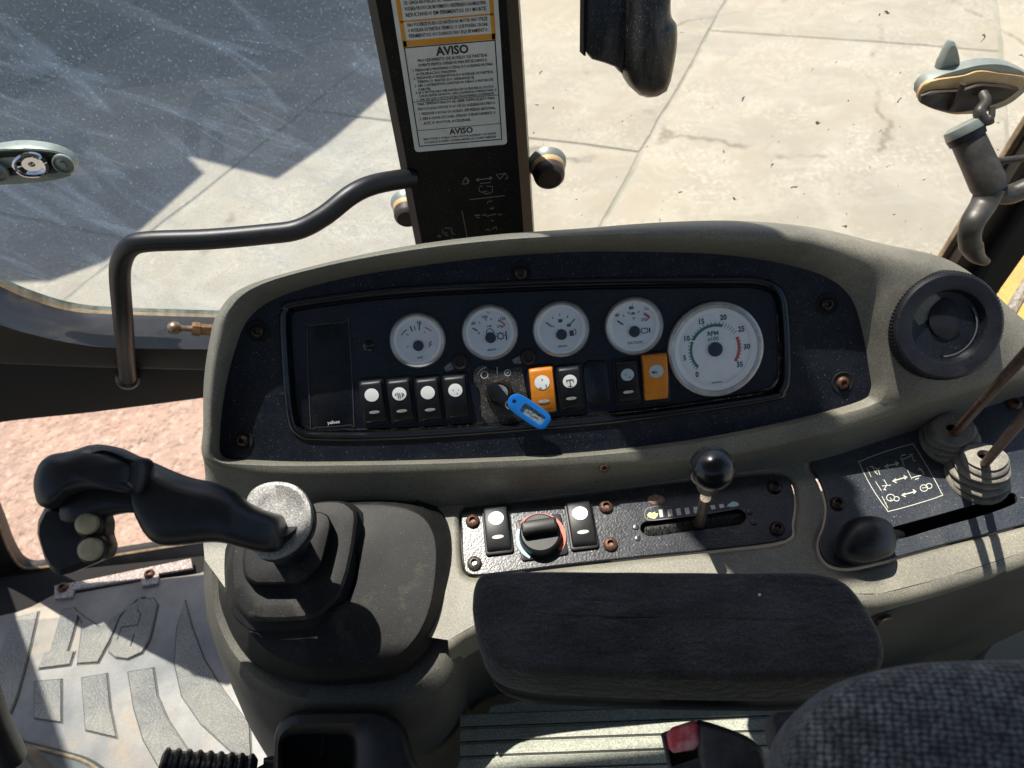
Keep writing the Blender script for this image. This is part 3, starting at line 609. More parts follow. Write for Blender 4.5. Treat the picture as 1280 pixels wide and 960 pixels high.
oo = [(1142, 116), (1146, 101), (1160, 92), (1185, 84), (1220, 76), (1250, 77), (1276, 88), (1281, 100), (1272, 112), (1250, 128), (1220, 137), (1190, 139), (1160, 132)]
od = [(1148, 125), (1154, 119), (1168, 114), (1200, 112), (1226, 105), (1258, 107), (1275, 103), (1276, 110), (1255, 126), (1225, 136), (1195, 141), (1170, 137), (1152, 129)]
om = [(1145, 120), (1150, 106), (1163, 98), (1200, 92), (1222, 86), (1250, 89), (1277, 93), (1278, 104), (1255, 126), (1225, 136), (1195, 141), (1170, 136), (1150, 128)]
obj('base', pillow([(x, y - 3) for x, y in oo], WALL(.93), [(1.0, 0), (1.0, .01), (.97, .018), (.05, .02)], 48), LATG, lb)
obj('edge_band', pillow(om, WALL(.915), [(1.0, 0), (1.0, .005), (.97, .0065), (.05, .0065)], 48), LATO, lb)
obj('face', pillow(od, WALL(.903), [(1.0, -.006), (1.0, .0), (.9, .002), (.5, -.003), (.03, -.003)], 48), LATB, lb)
obj('rib', tube([WALL(.90).at(1204, 105), WALL(.90).at(1190, 138)], .004, 8), LATB, lb)
obj('hook', tube(spline([WALL(.90).at(1228, 118), WALL(.885).at(1232, 128), WALL(.872).at(1224, 140), WALL(.868).at(1230, 150), WALL(.868).at(1239, 147), WALL(.875).at(1240, 134)], 5, False), [.007] * 10 + [.0075] * 10 + [.004] * 6, 12), HAND, lb)
obj('finger_tab', pillow([(1168, 84), (1174, 68), (1182, 52), (1188, 48), (1193, 58), (1196, 76), (1190, 82)], WALL(.935), [(1, 0), (1, .008), (.8, .012), (.05, .012)], 24), LATG, lb)

# right window frame, handle, fender
fr = thing('window_frame', 'slanting dark window frame with beige seal at the upper right corner', 'window frame', WALL(.9).at(1240, 240))
def band(pts, y0, y1, m, nm): obj(nm, slab(WALL(y0).ats(pts), (0, -1, 0), 0, y0 - y1, .002), m, fr, False)
band([(1500, -214), (1140, 371), (1147, 376), (1504, -196)], .935, .925, SEAL, 'seal')
band([(1504, -196), (1147, 376), (1171, 386), (1514, -146)], .93, .90, BROWN, 'inner_frame')
band([(1514, -146), (1171, 386), (1193, 398), (1534, -106)], .92, .875, UNDER, 'outer_frame')
h0, h1 = WALL(.87).at(1207, 168), WALL(.82).at(1240, 240)
rh = obj('handle', tube([h0, h0.lerp(h1, .12), h0.lerp(h1, .5), h0.lerp(h1, .85), h1], [.019, .0205, .021, .022, .019], 22), HAND, fr, label='worn grey curved handle with a round hub')
obj('hub_cap', tube([h0 - (h1 - h0) * .18, h0 - (h1 - h0) * .14, h0 - (h1 - h0) * .02, h0 + (h1 - h0) * .05], [.016, .0225, .0235, .0215], 24), LATG, rh)
obj('hub_ring', tube([h0 - (h1 - h0) * .01, h0 + (h1 - h0) * .1], [.0236, .0222], 24), BLK, rh)
lp = spline([WALL(.82).at(1238, 236), WALL(.81).at(1229, 256), WALL(.79).at(1216, 278), WALL(.785).at(1212, 300), WALL(.785).at(1220, 320), WALL(.785).at(1233, 328)], 6, False)
obj('lever', tube(lp, [(.018 - .004 * math.sin(i / (len(lp) - 1) * 3.14 * .8) if i < 20 else .015 - (i - 20) * .0009) for i in range(len(lp))], 14, flat=.75), HAND, rh)
obj('arm', tube(spline([WALL(.82).at(1240, 242), WALL(.82).at(1262, 243), WALL(.82).at(1290, 232), WALL(.82).at(1340, 215)], 5, False), [.013] * 16, 12), HAND, rh)
obj('rod', tube([WALL(.86).at(1232, 203), WALL(.86).at(1262, 200), WALL(.86).at(1340, 190)], .005, 10), HAND, rh)
fd = thing('fender', 'sunlit yellow machine fender with grey grit strips outside the right window frame', 'fender', (1.2, 1.3, .2))
FP = Plane((0, 0, .25), (0, 0, 1))
obj('panel', slab(FP.ats([(1150, 420), (1210, 330), (1330, 170), (1600, 120), (1600, 520), (1280, 520)]), (0, 0, 1), -.04, 0, .01), YEL, fd)
for a, b, c_ in (((1240, 364), (1272, 300), (1350, 150)), ((1262, 392), (1300, 330), (1420, 150)), ((1216, 342), (1250, 290), (1300, 190))):
    obj('grit_strip', tube(spline([FP.at(*a), FP.at(*b), FP.at(*c_)], 5, False), .012, 8, flat=1), FOOT, fd)

# black moulding that hangs into view at the top
mi = thing('mirror_arm', 'black scuffed plastic moulding hanging in front of the right window at the top edge', 'mirror', WALL(.80).at(790, 0))
MP = Plane(WALL(.80).at(800, 60), (.0, -.97, .24))
ml = [(734, -40), (734, 20), (733, 64), (740, 74), (757, 79), (770, 84), (778, 93), (784, 60), (788, 20), (786, -40)]
def extr(pts, plane, d0, d1, m, parent, name, **k):
    obj(name, slab(plane.ats(pts), plane.n, d0, d1, min(.004, (d1 - d0) * .4)), m, parent, **k)
extr(ml, MP, -.03, .004, MIRR, mi, 'flange')
obj('cup', pillow([(786, -60), (780, 20), (779, 70), (781, 92), (790, 110), (803, 122), (820, 124), (834, 116), (840, 95), (846, 60), (846, 30), (838, 12), (836, -60)], MP, [(1, -.03), (1.0, -.01), (.93, .008), (.75, .02), (.45, .028), (.02, .03)], 48, c=(812, 40)), MIRR, mi)
obj('edge_strip', slab(MP.ats([(731, -40), (730, 70), (733, 71), (734, -40)]), MP.n, -.035, -.005), UNDER, mi)

# ================================================================= SIDE CONSOLE
con = thing('side_console', 'olive grey moulded plastic side console around the instrument panel and lever plates', 'console', (.1, .6, 0))
ST = [  # E (panel edge), C (crest), O (silhouette), height of crest, height of outer edge
 ((280, 571), (268, 574), (256, 576), .016, -.004), ((275, 545), (265, 540), (254, 530), .02, -.015), ((281, 490), (268, 482), (255, 475), .022, -.02), ((293, 440), (277, 427), (262, 425), .024, -.02),
 ((310, 400), (290, 388), (272, 392), .026, -.02), ((345, 373), (325, 358), (303, 360), .030, -.02), ((420, 350), (405, 334), (385, 334), .033, -.02), ((520, 333), (510, 315), (500, 309), .036, -.02),
 ((620, 321), (615, 303), (612, 294), .038, -.015), ((720, 315), (720, 297), (720, 286), .038, -.015), ((820, 315), (825, 296), (825, 278), .038, -.015), ((900, 318), (915, 298), (925, 276), .036, -.015),
 ((975, 329), (1000, 305), (1020, 285), .034, -.015), ((1030, 345), (1065, 325), (1100, 304), .030, -.015), ((1062, 370), (1100, 350), (1190, 327), .026, -.015), ((1077, 410), (1107, 400), (1262, 384), .022, -.01),
 ((1086, 460), (1112, 452), (1330, 458), .018, .0), ((1088, 488), (1108, 492), (1240, 482), .015, .004), ((1070, 503), (1082, 510), (1110, 522), .010, .004), ((980, 527), (985, 533), (990, 553), .011, .0085),
 ((860, 550), (862, 556), (865, 575), .011, .0085), ((720, 566), (720, 571), (720, 584), .011, .0085), ((560, 574), (560, 579), (560, 591), .011, .0085), ((400, 577), (400, 582), (400, 595), .011, .0085), ((320, 575), (312, 581), (305, 592), .011, .006)]
K = 8
def ring3(f):
    return f
Es = spline([V(s[0]) for s in ST], K); Cs = spline([V(s[1]) for s in ST], K); Os = spline([V(s[2]) for s in ST], K)
Hc = [p.x for p in spline([V((s[3], 0)) for s in ST], K)]; Ho = [p.x for p in spline([V((s[4], 0)) for s in ST], K)]
rings = []
rings.append([PANEL.at(e.x, e.y, -.008) for e in offset(Es, 1.5)])
rings.append([PANEL.at(e.x, e.y, .0) for e in Es])
rings.append([PANEL.at(*e.lerp(c, .55), h * .62) for e, c, h in zip(Es, Cs, Hc)])
rings.append([PANEL.at(*e.lerp(c, .85), h * .92) for e, c, h in zip(Es, Cs, Hc)])
for t, gg in ((0, 0), (.25, -.02), (.5, .02), (.7, .15), (.85, .38), (.95, .68), (1, 1)):
    rings.append([PANEL.at(*c.lerp(o, t), h + (ho - h) * gg) for c, o, h, ho in zip(Cs, Os, Hc, Ho)])
# skirt: down behind the silhouette, and on the operator's side down to the deck
bot = {0: (256, 652), 16: (1360, 470), 17: (1240, 508), 18: (1110, 550), 19: (1003, 582), 20: (865, 600), 21: (720, 619), 22: (575, 636), 23: (420, 650), 24: (300, 652)}
DL = []
for i, s in enumerate(ST):
    o = PANEL.at(*s[2], s[4])
    DL.append(DECK.at(*bot[i], -.006) if i in bot else o + V((-.004 if i < 6 else .0, .03, -.22)))
Ds = spline(DL, K)
last = rings[-1]
rings.append([a.lerp(b, .05) + V((0, .001, -.001)) for a, b in zip(last, Ds)])
rings.append([a.lerp(b, .08) + V((0, .0016, -.001)) for a, b in zip(last, Ds)])
rings.append([a.lerp(b, .25) + V((0, .003, 0)) for a, b in zip(last, Ds)])
rings.append([a.lerp(b, .9) for a, b in zip(last, Ds)])
rings.append(Ds)
rings.append([p + V((0, .01, -.05)) for p in Ds])
obj('rim_shell', loft(rings), OLIVE, con, ang=50)
# deck
plate1 = spline([(578, 640), (600, 635), (700, 624), (800, 611), (900, 600), (960, 595), (985, 601), (993, 625), (990, 655), (982, 676), (900, 688), (800, 698), (700, 709), (610, 720), (585, 719), (579, 705), (577, 670)], 4)
plate2 = spline([(1013, 578), (1060, 560), (1150, 530), (1220, 510), (1300, 488), (1400, 462), (1420, 540), (1400, 620), (1280, 657), (1180, 682), (1090, 706), (1052, 711), (1030, 702), (1022, 680), (1030, 655), (1032, 630), (1024, 605)], 4)
dk = [(1460, 440), (1240, 500), (1110, 533), (1000, 566), (865, 586), (720, 606), (560, 622), (420, 632), (250, 636), (256, 700), (300, 760), (560, 800), (610, 772), (760, 755), (900, 745), (1050, 742), (1100, 742), (1180, 722), (1280, 690), (1440, 630)]
FE = dk[11:]
h1_, h2_ = offset(plate1, 9), offset(plate2, 9)
gs = [fill(DECK.ats(dk), [DECK.ats(h1_), DECK.ats(h2_)])]
for pl, hh in ((plate1, h1_), (plate2, h2_)):
    gs.append(loft([DECK.ats(hh, 0), DECK.ats(offset(pl, 6), -.0006), DECK.ats(offset(pl, 3), -.003), DECK.ats(offset(pl, 1.2), -.007), DECK.ats(offset(pl, 1.2), -.016)]))
obj('deck', join(*gs), OLIVE, con, ang=50)
fe = [DECK.at(*p) for p in spline(FE, 5, False)]
rr = [fe]
for dy, dz in ((-.004, -.0015), (-.008, -.005), (-.010, -.011), (-.0101, -.0125), (-.0099, -.014), (-.006, -.05)): rr.append([p + V((0, dy, dz)) for p in fe])
obj('deck_edge', loft(rr, False), OLIVE, con, ang=60)
sw = [p + V((0, -.006, -.05)) for p in fe]
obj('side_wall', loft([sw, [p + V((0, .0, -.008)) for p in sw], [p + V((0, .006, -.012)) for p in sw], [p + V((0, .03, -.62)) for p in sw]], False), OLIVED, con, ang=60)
# moulded joint around the lower side cover and its screw
jd = DECK.at(1280, 690) - DECK.at(1100, 742)
JS = Plane(DECK.at(1190, 716) + V((.0, -.006, -.06)), (jd.y, -jd.x, 0))
cov = spline([(1080, 830), (1072, 800), (1076, 780), (1095, 765), (1130, 750), (1200, 728), (1300, 692), (1420, 645), (1440, 900), (1250, 960), (1110, 940)], 6)
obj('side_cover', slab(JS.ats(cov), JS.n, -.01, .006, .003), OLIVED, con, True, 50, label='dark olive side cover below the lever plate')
obj('screw', lathe([(.0, .002), (.005, .002), (.0085, .002), (.0095, .0), (.0095, -.003)], 20, JS.frame(1106, 777, .009)), DARKS, con)
obj('corner_moulding', pillow([(1226, 832), (1240, 800), (1262, 778), (1300, 750), (1360, 740), (1400, 800), (1400, 860), (1280, 880)], Plane(JS.at(1290, 800) + V((0, -.03, 0)), (0, -1, .3)), [(1, -.05), (1, -.004), (.96, .002), (.05, .006)], 40), PANELG, con)

# screws ------------------------------------------------------------
def screw_mesh(m, nm):
    r = .0072; head = lathe([(r, -.001), (r, .0012), (r * .92, .0030), (r * .72, .0042), (r * .46, .0047)], 20)
    sock = lathe([(r * .46, .0047), (r * .42, .0018), (0, .0018)], 6)
    sk = mesh(nm, join(head, sock), m, True, 35); return sk
SCR = {'rust': screw_mesh(RUST, 'screw'), 'zinc': screw_mesh(ZINC, 'screw'), 'dark': screw_mesh(DARKS, 'screw')}
def screw(px_, py_, plane, parent, kind, h=0, s=1.0, hole=False):
    M_ = plane.frame(px_, py_, h, random.uniform(0, 60)) @ Matrix.Scale(s, 4)
    put('screw', SCR[kind], parent, M_)
    if hole: obj('recess_shade_disc', lathe([(0, .0004), (.0098, .0004), (.0112, .0012), (.0122, .0004)], 24), UNDER, parent, M=plane.frame(px_, py_, h))  # black disc under the head paints the shade of a sunken hole
BAND = Plane(PANEL.at(720, 590, 0), (0, -.93, .36))
screw(755, 584, PANEL, con, 'rust', .006, .85)
# rotary air vent ----------------------------------------------------
VP = Plane(PANEL.at(1190, 405, .035), (-.06, -.80, .60), (1, .12, .02))
vm = VP.frame(1187, 408)
VS = .0565
kn = []
nn = 96
for z, e in ((-.05, 0), (-.012, 0), (-.003, -.02)):
    kn.append([V(((VS * (1 + e) + (.0011 if k % 2 else 0)) * math.cos(2 * math.pi * k / (nn * 2)), (VS * (1 + e) + (.0011 if k % 2 else 0)) * math.sin(2 * math.pi * k / (nn * 2)), z)) for k in range(nn * 2)])
vent = obj('air_vent', loft(kn), BLK, con, ang=25, M=vm, label='round black rotary air vent with knurled rim at the right end of the console')
VENTM = mat('satin blue black vent plastic', (.008, .009, .013), .42, (.014, .015, .019), 40, spec=.35, bump=.15, bs=900, speck=(.16, .16, .16), sps=900, spt=.74)
obj('ring', lathe([(VS * .985, -.003), (VS * .96, .0), (VS * .92, .0014), (VS * .70, .0010), (VS * .67, .0002), (VS * .66, -.003), (VS * .65, -.016)], 64), VENTM, vent, M=vm, ang=30)
obj('bowl', lathe([(VS * .66, -.004), (VS * .62, -.0095), (VS * .45, -.0115), (0, -.012)], 64), FACEI, vent, M=vm)
obj('flap', xf(lathe([(VS * .40, -.003), (VS * .40, -.0008), (VS * .385, -.0002), (0, .0)], 48), T(VS * .13, VS * .12, -.0105) @ Matrix.Rotation(R_(7), 4, 'Y')), VENTM, vent, M=vm)
obj('flap_lip', xf(stroke([(VS * .56 * math.cos(a), VS * .56 * math.sin(a)) for a in [R_(-100 + 9 * i) for i in range(15)]], .0016), T(0, 0, -.0075)), mat('dull grey edge', (.12, .12, .12), .4), vent, M=vm)

# ================================================================= INSTRUMENT PANEL
ip = thing('instrument_panel', 'black instrument panel with five white gauges and a row of rocker switches', 'instrument panel', PANEL.at(680, 450))
inn = spline([(354, 402), (357, 388), (372, 379), (500, 363), (700, 353), (900, 350), (950, 352), (974, 364), (982, 395), (984, 465), (978, 489), (958, 498), (800, 521), (650, 535), (500, 545), (400, 546), (374, 541), (363, 522), (357, 460)], 5)
obj('face_plate', fill(PANEL.ats(offset(Es, 1)), [PANEL.ats(offset(inn, 5))]), FACEP, ip, False)
obj('inner_bezel', loft([PANEL.ats(offset(inn, 5), 0), PANEL.ats(offset(inn, 4), .0022), PANEL.ats(offset(inn, 1), .003), PANEL.ats(offset(inn, -3), .0022), PANEL.ats(offset(inn, -6), -.002), PANEL.ats(offset(inn, -7), -.006)]), BLKG, ip, ang=50)
obj('inner_lip', loft([PANEL.ats(offset(inn, -8.0), -.0055), PANEL.ats(offset(inn, -9.2), -.0035), PANEL.ats(offset(inn, -10.5), -.0055)]), BLKG, ip)
IH = -.0062
obj('instrument_plate', fill(PANEL.ats(offset(inn, -6), IH)), FACEI, ip, False)
for a in ((322, 414, 'dark'), (303, 550, 'dark'), (651, 341, 'dark'), (1034, 380, 'dark'), (1053, 478, 'rust')): screw(a[0], a[1], PANEL, ip, a[2], .0003, .95, True)
obj('dust_line', join(pstroke(PANEL, [(378, 537.5), (500, 537.5)], 2.2, -.0048), pstroke(PANEL, [(500, 537.5), (650, 528), (800, 514), (955, 491.5)], 1.6, -.0048), pstroke(PANEL, [(972, 392), (975, 440), (974, 470), (966, 484), (950, 490)], 3, -.0048)), mat('dust and rust line', (.05, .045, .035), .8, (.25, .19, .1), 90, .5, .6, speck=(.5, .45, .35), sps=500, spt=.62), ip, False)
# blank display window
dp = [(384, 412), (388, 407), (430, 403), (436, 407), (442, 524), (438, 531), (394, 534), (388, 529)]
scr_ = obj('display_window', slab(PANEL.ats(spline(dp, 3), IH), PANEL.n, 0, .0006, .0003), DISP, ip, label='blank dark display window at the left of the panel')
obj('display_frame', pstroke(PANEL, dp, 1.0, IH + .0014, True, 3), mat('dark grey line', (.06, .065, .07), .5), scr_, False)
obj('small_print', xf(textgeo('yellont', .0048, 'CENTER', 1, bold=.0001), PANEL.frame(417, 528, IH + .0015)), WHT, scr_, False)
obj('indicator_lens', lathe([(.006, 0), (.0058, .0015), (.003, .003), (0, .0034)], 20), BLKG, ip, M=PANEL.frame(461, 432, IH))
# blank switch slot
bkp = [(730, 455), (752, 451), (758, 456), (762, 496), (757, 502), (738, 504), (733, 499)]
obj('blank_switch_cover', slab(PANEL.ats(spline(bkp, 3), IH), PANEL.n, 0, .003, .001), FACEI, ip, label='blank switch cover without a rocker')

# gauges -------------------------------------------------------------
def gauge(px_, py_, rpx, label, draw):
    M_ = PANEL.frame(px_, py_, IH); d = (M_.translation - CAM).length; r = rpx * d / FPX
    M_ = M_ @ Matrix.Identity(4)
    g_ = obj('gauge', lathe([(r * .99, 0), (r, .003), (r * .985, .0062), (r * .93, .0078), (r * .875, .0072), (r * .865, .0055)], 64), SILV, ip, M=M_, label=label)
    obj('dial_rim', lathe([(r * .865, .0062), (r * .80, .0056), (r * .765, .0042), (r * .755, .0022)], 64), DIALR, g_, M=M_)
    obj('dial', lathe([(r * .87, .0024), (0, .0024)], 48), DIAL, g_, M=M_)
    obj('lens', lathe([(r * .865, .0066), (0, .0066)], 48), G_LENS, g_, False, M=M_)
    draw(g_, M_ @ T(0, 0, .0027), r)
def arc(r, a0, a1, w_, n=14, cy=0): return stroke([(r * math.cos(R_(a0 + (a1 - a0) * i / n)), cy + r * math.sin(R_(a0 + (a1 - a0) * i / n))) for i in range(n + 1)], w_)
def tick(a, r0, r1, w_, cy=0): return stroke([(r0 * math.cos(R_(a)), cy + r0 * math.sin(R_(a))), (r1 * math.cos(R_(a)), cy + r1 * math.sin(R_(a)))], w_)
def hub(g_, M_, r, cy, s=.19):
    obj('hub', xf(lathe([(r * s, -.0002), (r * s, .0018), (r * s * .85, .0026), (r * s * .4, .0028), (0, .0028)], 28), T(0, cy)), HUB, g_, M=M_)
CY = -.19
def needle(g_, M_, r, a, cy=CY):
    obj('needle', xf(stroke([(0, 0), (r * .56, 0)], r * .025), T(0, cy * r, .0012) @ Matrix.Rotation(R_(a), 4, 'Z')), DIALR, g_, False, M=M_)
def foot(s='VDO'): return s
def d_volt(g_, M_, r):
    c = CY * r
    obj('scale_marks', join(arc(r * .70, 118, 142, r * .035, cy=c), tick(128, r * .5, r * .6, r * .03, c), tick(106, r * .55, r * .75, r * .045, c), tick(94, r * .56, r * .72, r * .03, c), tick(80, r * .55, r * .78, r * .04, c), stroke([(-r * .42, -r * .20), (-r * .36, -r * .17)], r * .03), tick(58, r * .5, r * .56, r * .03, c), xf(stroke([(-r * .06, -r * .09), (r * .05, 0), (-r * .04, .0), (r * .06, r * .1)], r * .04), T(r * .42, -r * .18))), INK, g_, False, M=M_)
    obj('red_mark', arc(r * .70, 42, 64, r * .035, cy=c), RED, g_, False, M=M_)
    obj('numerals', join(xf(textgeo('16', r * .17, bold=.0001), T(r * .12, r * .62)), xf(textgeo('volt', r * .13), T(0, -r * .62))), INK, g_, False, M=M_)
    hub(g_, M_, r, c); needle(g_, M_, r, 152)
def d_conv(g_, M_, r):
    c = CY * r
    obj('scale_marks', join(tick(146, r * .52, r * .72, r * .05, c), tick(120, r * .62, r * .7, r * .03, c), tick(98, r * .62, r * .7, r * .03, c), tick(82, r * .62, r * .7, r * .03, c), arc(r * .13, 0, 360, r * .03, 20), stroke([(r * .56, -r * .33), (r * .56, -r * .02)], r * .05)), INK, g_, False, M=M_)
    gear = join(*[xf(stroke([(r * .11, 0), (r * .15, 0)], r * .04), Matrix.Rotation(R_(k * 45), 4, 'Z')) for k in range(8)], arc(r * .10, 0, 360, r * .03, 20))
    obj('gear_symbol', xf(gear, T(r * .36, -r * .17)), INK, g_, False, M=M_)
    obj('red_mark', join(arc(r * .68, 36, 62, r * .05, cy=c), tick(36, r * .52, r * .70, r * .04, c)), RED, g_, False, M=M_)
    obj('numerals', join(xf(textgeo('60', r * .15), T(-r * .55, r * .38)), xf(textgeo('°C', r * .14), T(0, r * .72)), xf(textgeo('100', r * .15), T(-r * .14, r * .56)), xf(textgeo('120', r * .15), T(r * .5, r * .44)), xf(textgeo('140', r * .12), T(0, r * .22)), xf(textgeo('250', r * .12), T(r * .36, r * .18)), xf(textgeo('°F', r * .12), T(-r * .4, 0)), xf(textgeo('datcon', r * .12), T(0, -r * .62))), INK, g_, False, M=M_)
    hub(g_, M_, r, c); needle(g_, M_, r, 165)
def d_fuel(g_, M_, r):
    c = CY * r
    obj('scale_marks', join(tick(136, r * .48, r * .70, r * .045, c), tick(112, r * .62, r * .7, r * .03, c), tick(90, r * .66, r * .74, r * .03, c), tick(66, r * .62, r * .7, r * .03, c)), INK, g_, False, M=M_)
    pump = join(flat(rrect(r * .15, r * .2, r * .02)), stroke([(r * .1, -r * .08), (r * .15, -r * .04), (r * .15, r * .1), (r * .08, r * .14)], r * .03))
    obj('pump_symbol', join(xf(pump, T(r * .36, -r * .18)), xf(flat(circle(r * .08, 12, 0, 0, r * .05)), T(-.0, r * .28)), xf(stroke([(-r * .07, 0), (-r * .07, r * .07), (r * .07, r * .07), (r * .07, 0)], r * .025), T(0, r * .28)), xf(arc(r * .06, 0, 180, r * .03), T(-r * .3, r * .08))), INK, g_, False, M=M_)
    obj('green_mark', join(tick(44, r * .5, r * .72, r * .045, c), xf(flat(circle(r * .085, 12, 0, 0, r * .065)), T(r * .29, r * .11))), GRN, g_, False, M=M_)
    obj('small_print', xf(textgeo('datcon', r * .12), T(0, -r * .60)), INK, g_, False, M=M_)
    hub(g_, M_, r, c); needle(g_, M_, r, 140)
def d_temp(g_, M_, r):
    c = CY * r
    obj('scale_marks', join(tick(143, r * .45, r * .70, r * .05, c), tick(120, r * .62, r * .7, r * .03, c), tick(104, r * .64, r * .72, r * .03, c), tick(90, r * .60, r * .66, r * .03, c), tick(74, r * .64, r * .72, r * .03, c), xf(stroke([(0, -r * .08), (0, r * .08)], r * .05), T(r * .52, -r * .2)), xf(arc(r * .09, 20, 330, r * .03), T(r * .32, -r * .2)), xf(arc(r * .12, -50, 50, r * .03), T(r * .34, -r * .2))), INK, g_, False, M=M_)
    obj('red_mark', join(arc(r * .68, 38, 58, r * .09, cy=c), tick(38, r * .52, r * .70, r * .04, c)), RED, g_, False, M=M_)
    obj('numerals', join(xf(textgeo('40', r * .15), T(-r * .55, r * .42)), xf(textgeo('°C', r * .13), T(-r * .05, r * .78)), xf(textgeo('80', r * .16, bold=.0001), T(-r * .05, r * .62)), xf(textgeo('120', r * .15), T(r * .48, r * .55)), xf(textgeo('180', r * .13), T(-r * .03, r * .42)), xf(textgeo('°F', r * .13), T(0, r * .24)), xf(textgeo('250', r * .13), T(r * .34, r * .18)), xf(textgeo('DATCON', r * .12), T(0, -r * .58))), INK, g_, False, M=M_)
    hub(g_, M_, r, c); needle(g_, M_, r, 150)
def d_tach(g_, M_, r):
    M2 = M_
    f = lambda v: 215 - (v / 35) * 250 if False else None
    ang = {0: 222, 5: 190, 10: 152, 15: 113, 20: 70, 25: 36, 30: -2, 35: -40}
    def A(v):
        k = int(v // 5) * 5; k = min(k, 30); return ang[k] + (ang[k + 5] - ang[k]) * (v - k) / 5
    def arcv(v0, v1, rr_, w_): return stroke([(rr_ * math.cos(R_(A(v0 + (v1 - v0) * i / 24))), rr_ * math.sin(R_(A(v0 + (v1 - v0) * i / 24)))) for i in range(25)], w_)
    obj('green_band', join(arcv(0, 9.5, r * .50, r * .05), arcv(10, 20, r * .50, r * .06), *[tick(A(v), r * .50, r * .57, r * .016) for v in range(0, 21)]), GRN, g_, False, M=M2)
    obj('red_band', join(arcv(26.5, 34.5, r * .50, r * .06), *[tick(A(v), r * .50, r * .56, r * .016) for v in range(27, 35)]), RED, g_, False, M=M2)
    obj('tick_marks', join(*[tick(A(v), r * .48, r * .57, r * .018) for v in (21, 22, 23, 24, 25)]), mat('grey ink', (.35, .4, .42), .5), g_, False, M=M2)
    NP = {0: (-.40, -.50), 5: (-.64, -.12), 10: (-.58, .28), 15: (-.26, .60), 20: (.20, .64), 25: (.56, .36), 30: (.66, -.02), 35: (.50, -.38)}
    obj('numerals', join(*[xf(textgeo(str(k), r * .155, bold=.0001, sx=.9), T(r * p[0], r * p[1])) for k, p in NP.items()]), INK, g_, False, M=M2)
    obj('unit_print', join(xf(textgeo('RPM', r * .125, bold=.0001), T(-r * .03, r * .33)), xf(textgeo('x100', r * .115), T(-r * .03, r * .22)), xf(textgeo('stewart', r * .07), T(0, -r * .70))), mat('teal ink', (.03, .16, .13), .5), g_, False, M=M2)
    hub(g_, M2, r, 0, .15); needle(g_, M2, r * .85, 222, 0)
gauge(522.5, 425, 34.5, 'white voltage gauge, leftmost of the five gauges', d_volt)
gauge(612.5, 415, 35, 'white temperature gauge with a gear symbol, above the ignition switch', d_conv)
gauge(701, 411, 35.3, 'white fuel gauge with a pump symbol, middle of the five gauges', d_fuel)
gauge(792, 407, 36, 'white coolant temperature gauge just left of the large one', d_temp)
gauge(893, 436, 58, 'large white rev counter with a green and red scale', d_tach)

# rocker switches ------------------------------------------------------
RW, RH = .0240, .0475
def zf(y):
    t = y / (RH / 2)
    return .0105 - .0035 * t * t + .0016 * t - .004 * max(0, (abs(t) - .88) / .12) ** 2
def rocker_mesh(m):
    ys = [RH / 2 * (-1 + 2 * i / 24) for i in range(25)]; rings = []
    for y in ys:
        z = zf(y); hw = RW / 2
        rings.append([V((-hw, y, 0)), V((-hw, y, z - .0028)), V((-hw + .0009, y, z - .0009)), V((-hw + .003, y, z - .0003)), V((0, y, z - .0003)), V((hw - .003, y, z - .0003)), V((hw - .0009, y, z - .0009)), V((hw, y, z - .0028)), V((hw, y, 0))])
    return mesh('rocker_switch', loft(rings, True, True, True), m, True, 45)
RM = {'black': rocker_mesh(BLK), 'orange': rocker_mesh(ORG)}
def conform(g_, dz=.0003): return ([V((p.x, p.y, zf(p.y) - .0002 + dz)) for p in g_[0]], g_[1])
def oval(rx, ry, cy):
    rings = [[V((rx * s * math.cos(2 * math.pi * i / 28), cy + ry * s * math.sin(2 * math.pi * i / 28), 0)) for i in range(28)] for s in (1, .66, .33)]
    return conform(loft(rings, True, False, True))
DOT = mesh('symbol_window', oval(.0076, .0072, .0088), mat('white switch lens', (.86, .87, .82), .4), False)
DOTB = mesh('symbol_window', oval(.0070, .0066, .0088), mat('pale blue switch lens', (.52, .62, .62), .4), False)
DASHM = mesh('lamp_window', oval(.0058, .0018, -.0105), WHT, False)
FRAME = mesh('switch_frame', slabl(rrect(RW + .004, RH + .004, .003), 0, .003, .001), BLK)
SYM = {
 'dots': [((-.003, .009), (-.001, .009)), ((.001, .006), (.003, .006))],
 'wiper': [((-.0045, .0075), (-.003, .010)), ((-.0015, .004), (-.0015, .0105)), ((.0005, .004), (.0005, .010)), ((.003, .005), (.003, .010)), ((.0045, .0065), (.0045, .009))],
 'lamp': [((-.003, .0055), (.003, .0045))],
 'few': [((-.003, .0095), (-.002, .0095)), ((.001, .0055), (.002, .0055)), ((.003, .009), (.0038, .009))],
 'arrow': [((-.0045, .009), (.001, .0075)), ((-.0045, .009), (-.002, .0065)), ((-.0035, .0085), (.0, .008))],
 'corner': [((-.0035, .0035), (-.001, .0035)), ((.0035, .004), (.0035, .0065)), ((0, .011), (.0005, .0122))],
 'tee': [((-.0035, .0105), (.0035, .0105)), ((0, .0105), (0, .003)), ((-.0025, .003), (.0025, .003)), ((-.0035, .0105), (-.0035, .008)), ((.0035, .0105), (.0035, .008))],
}
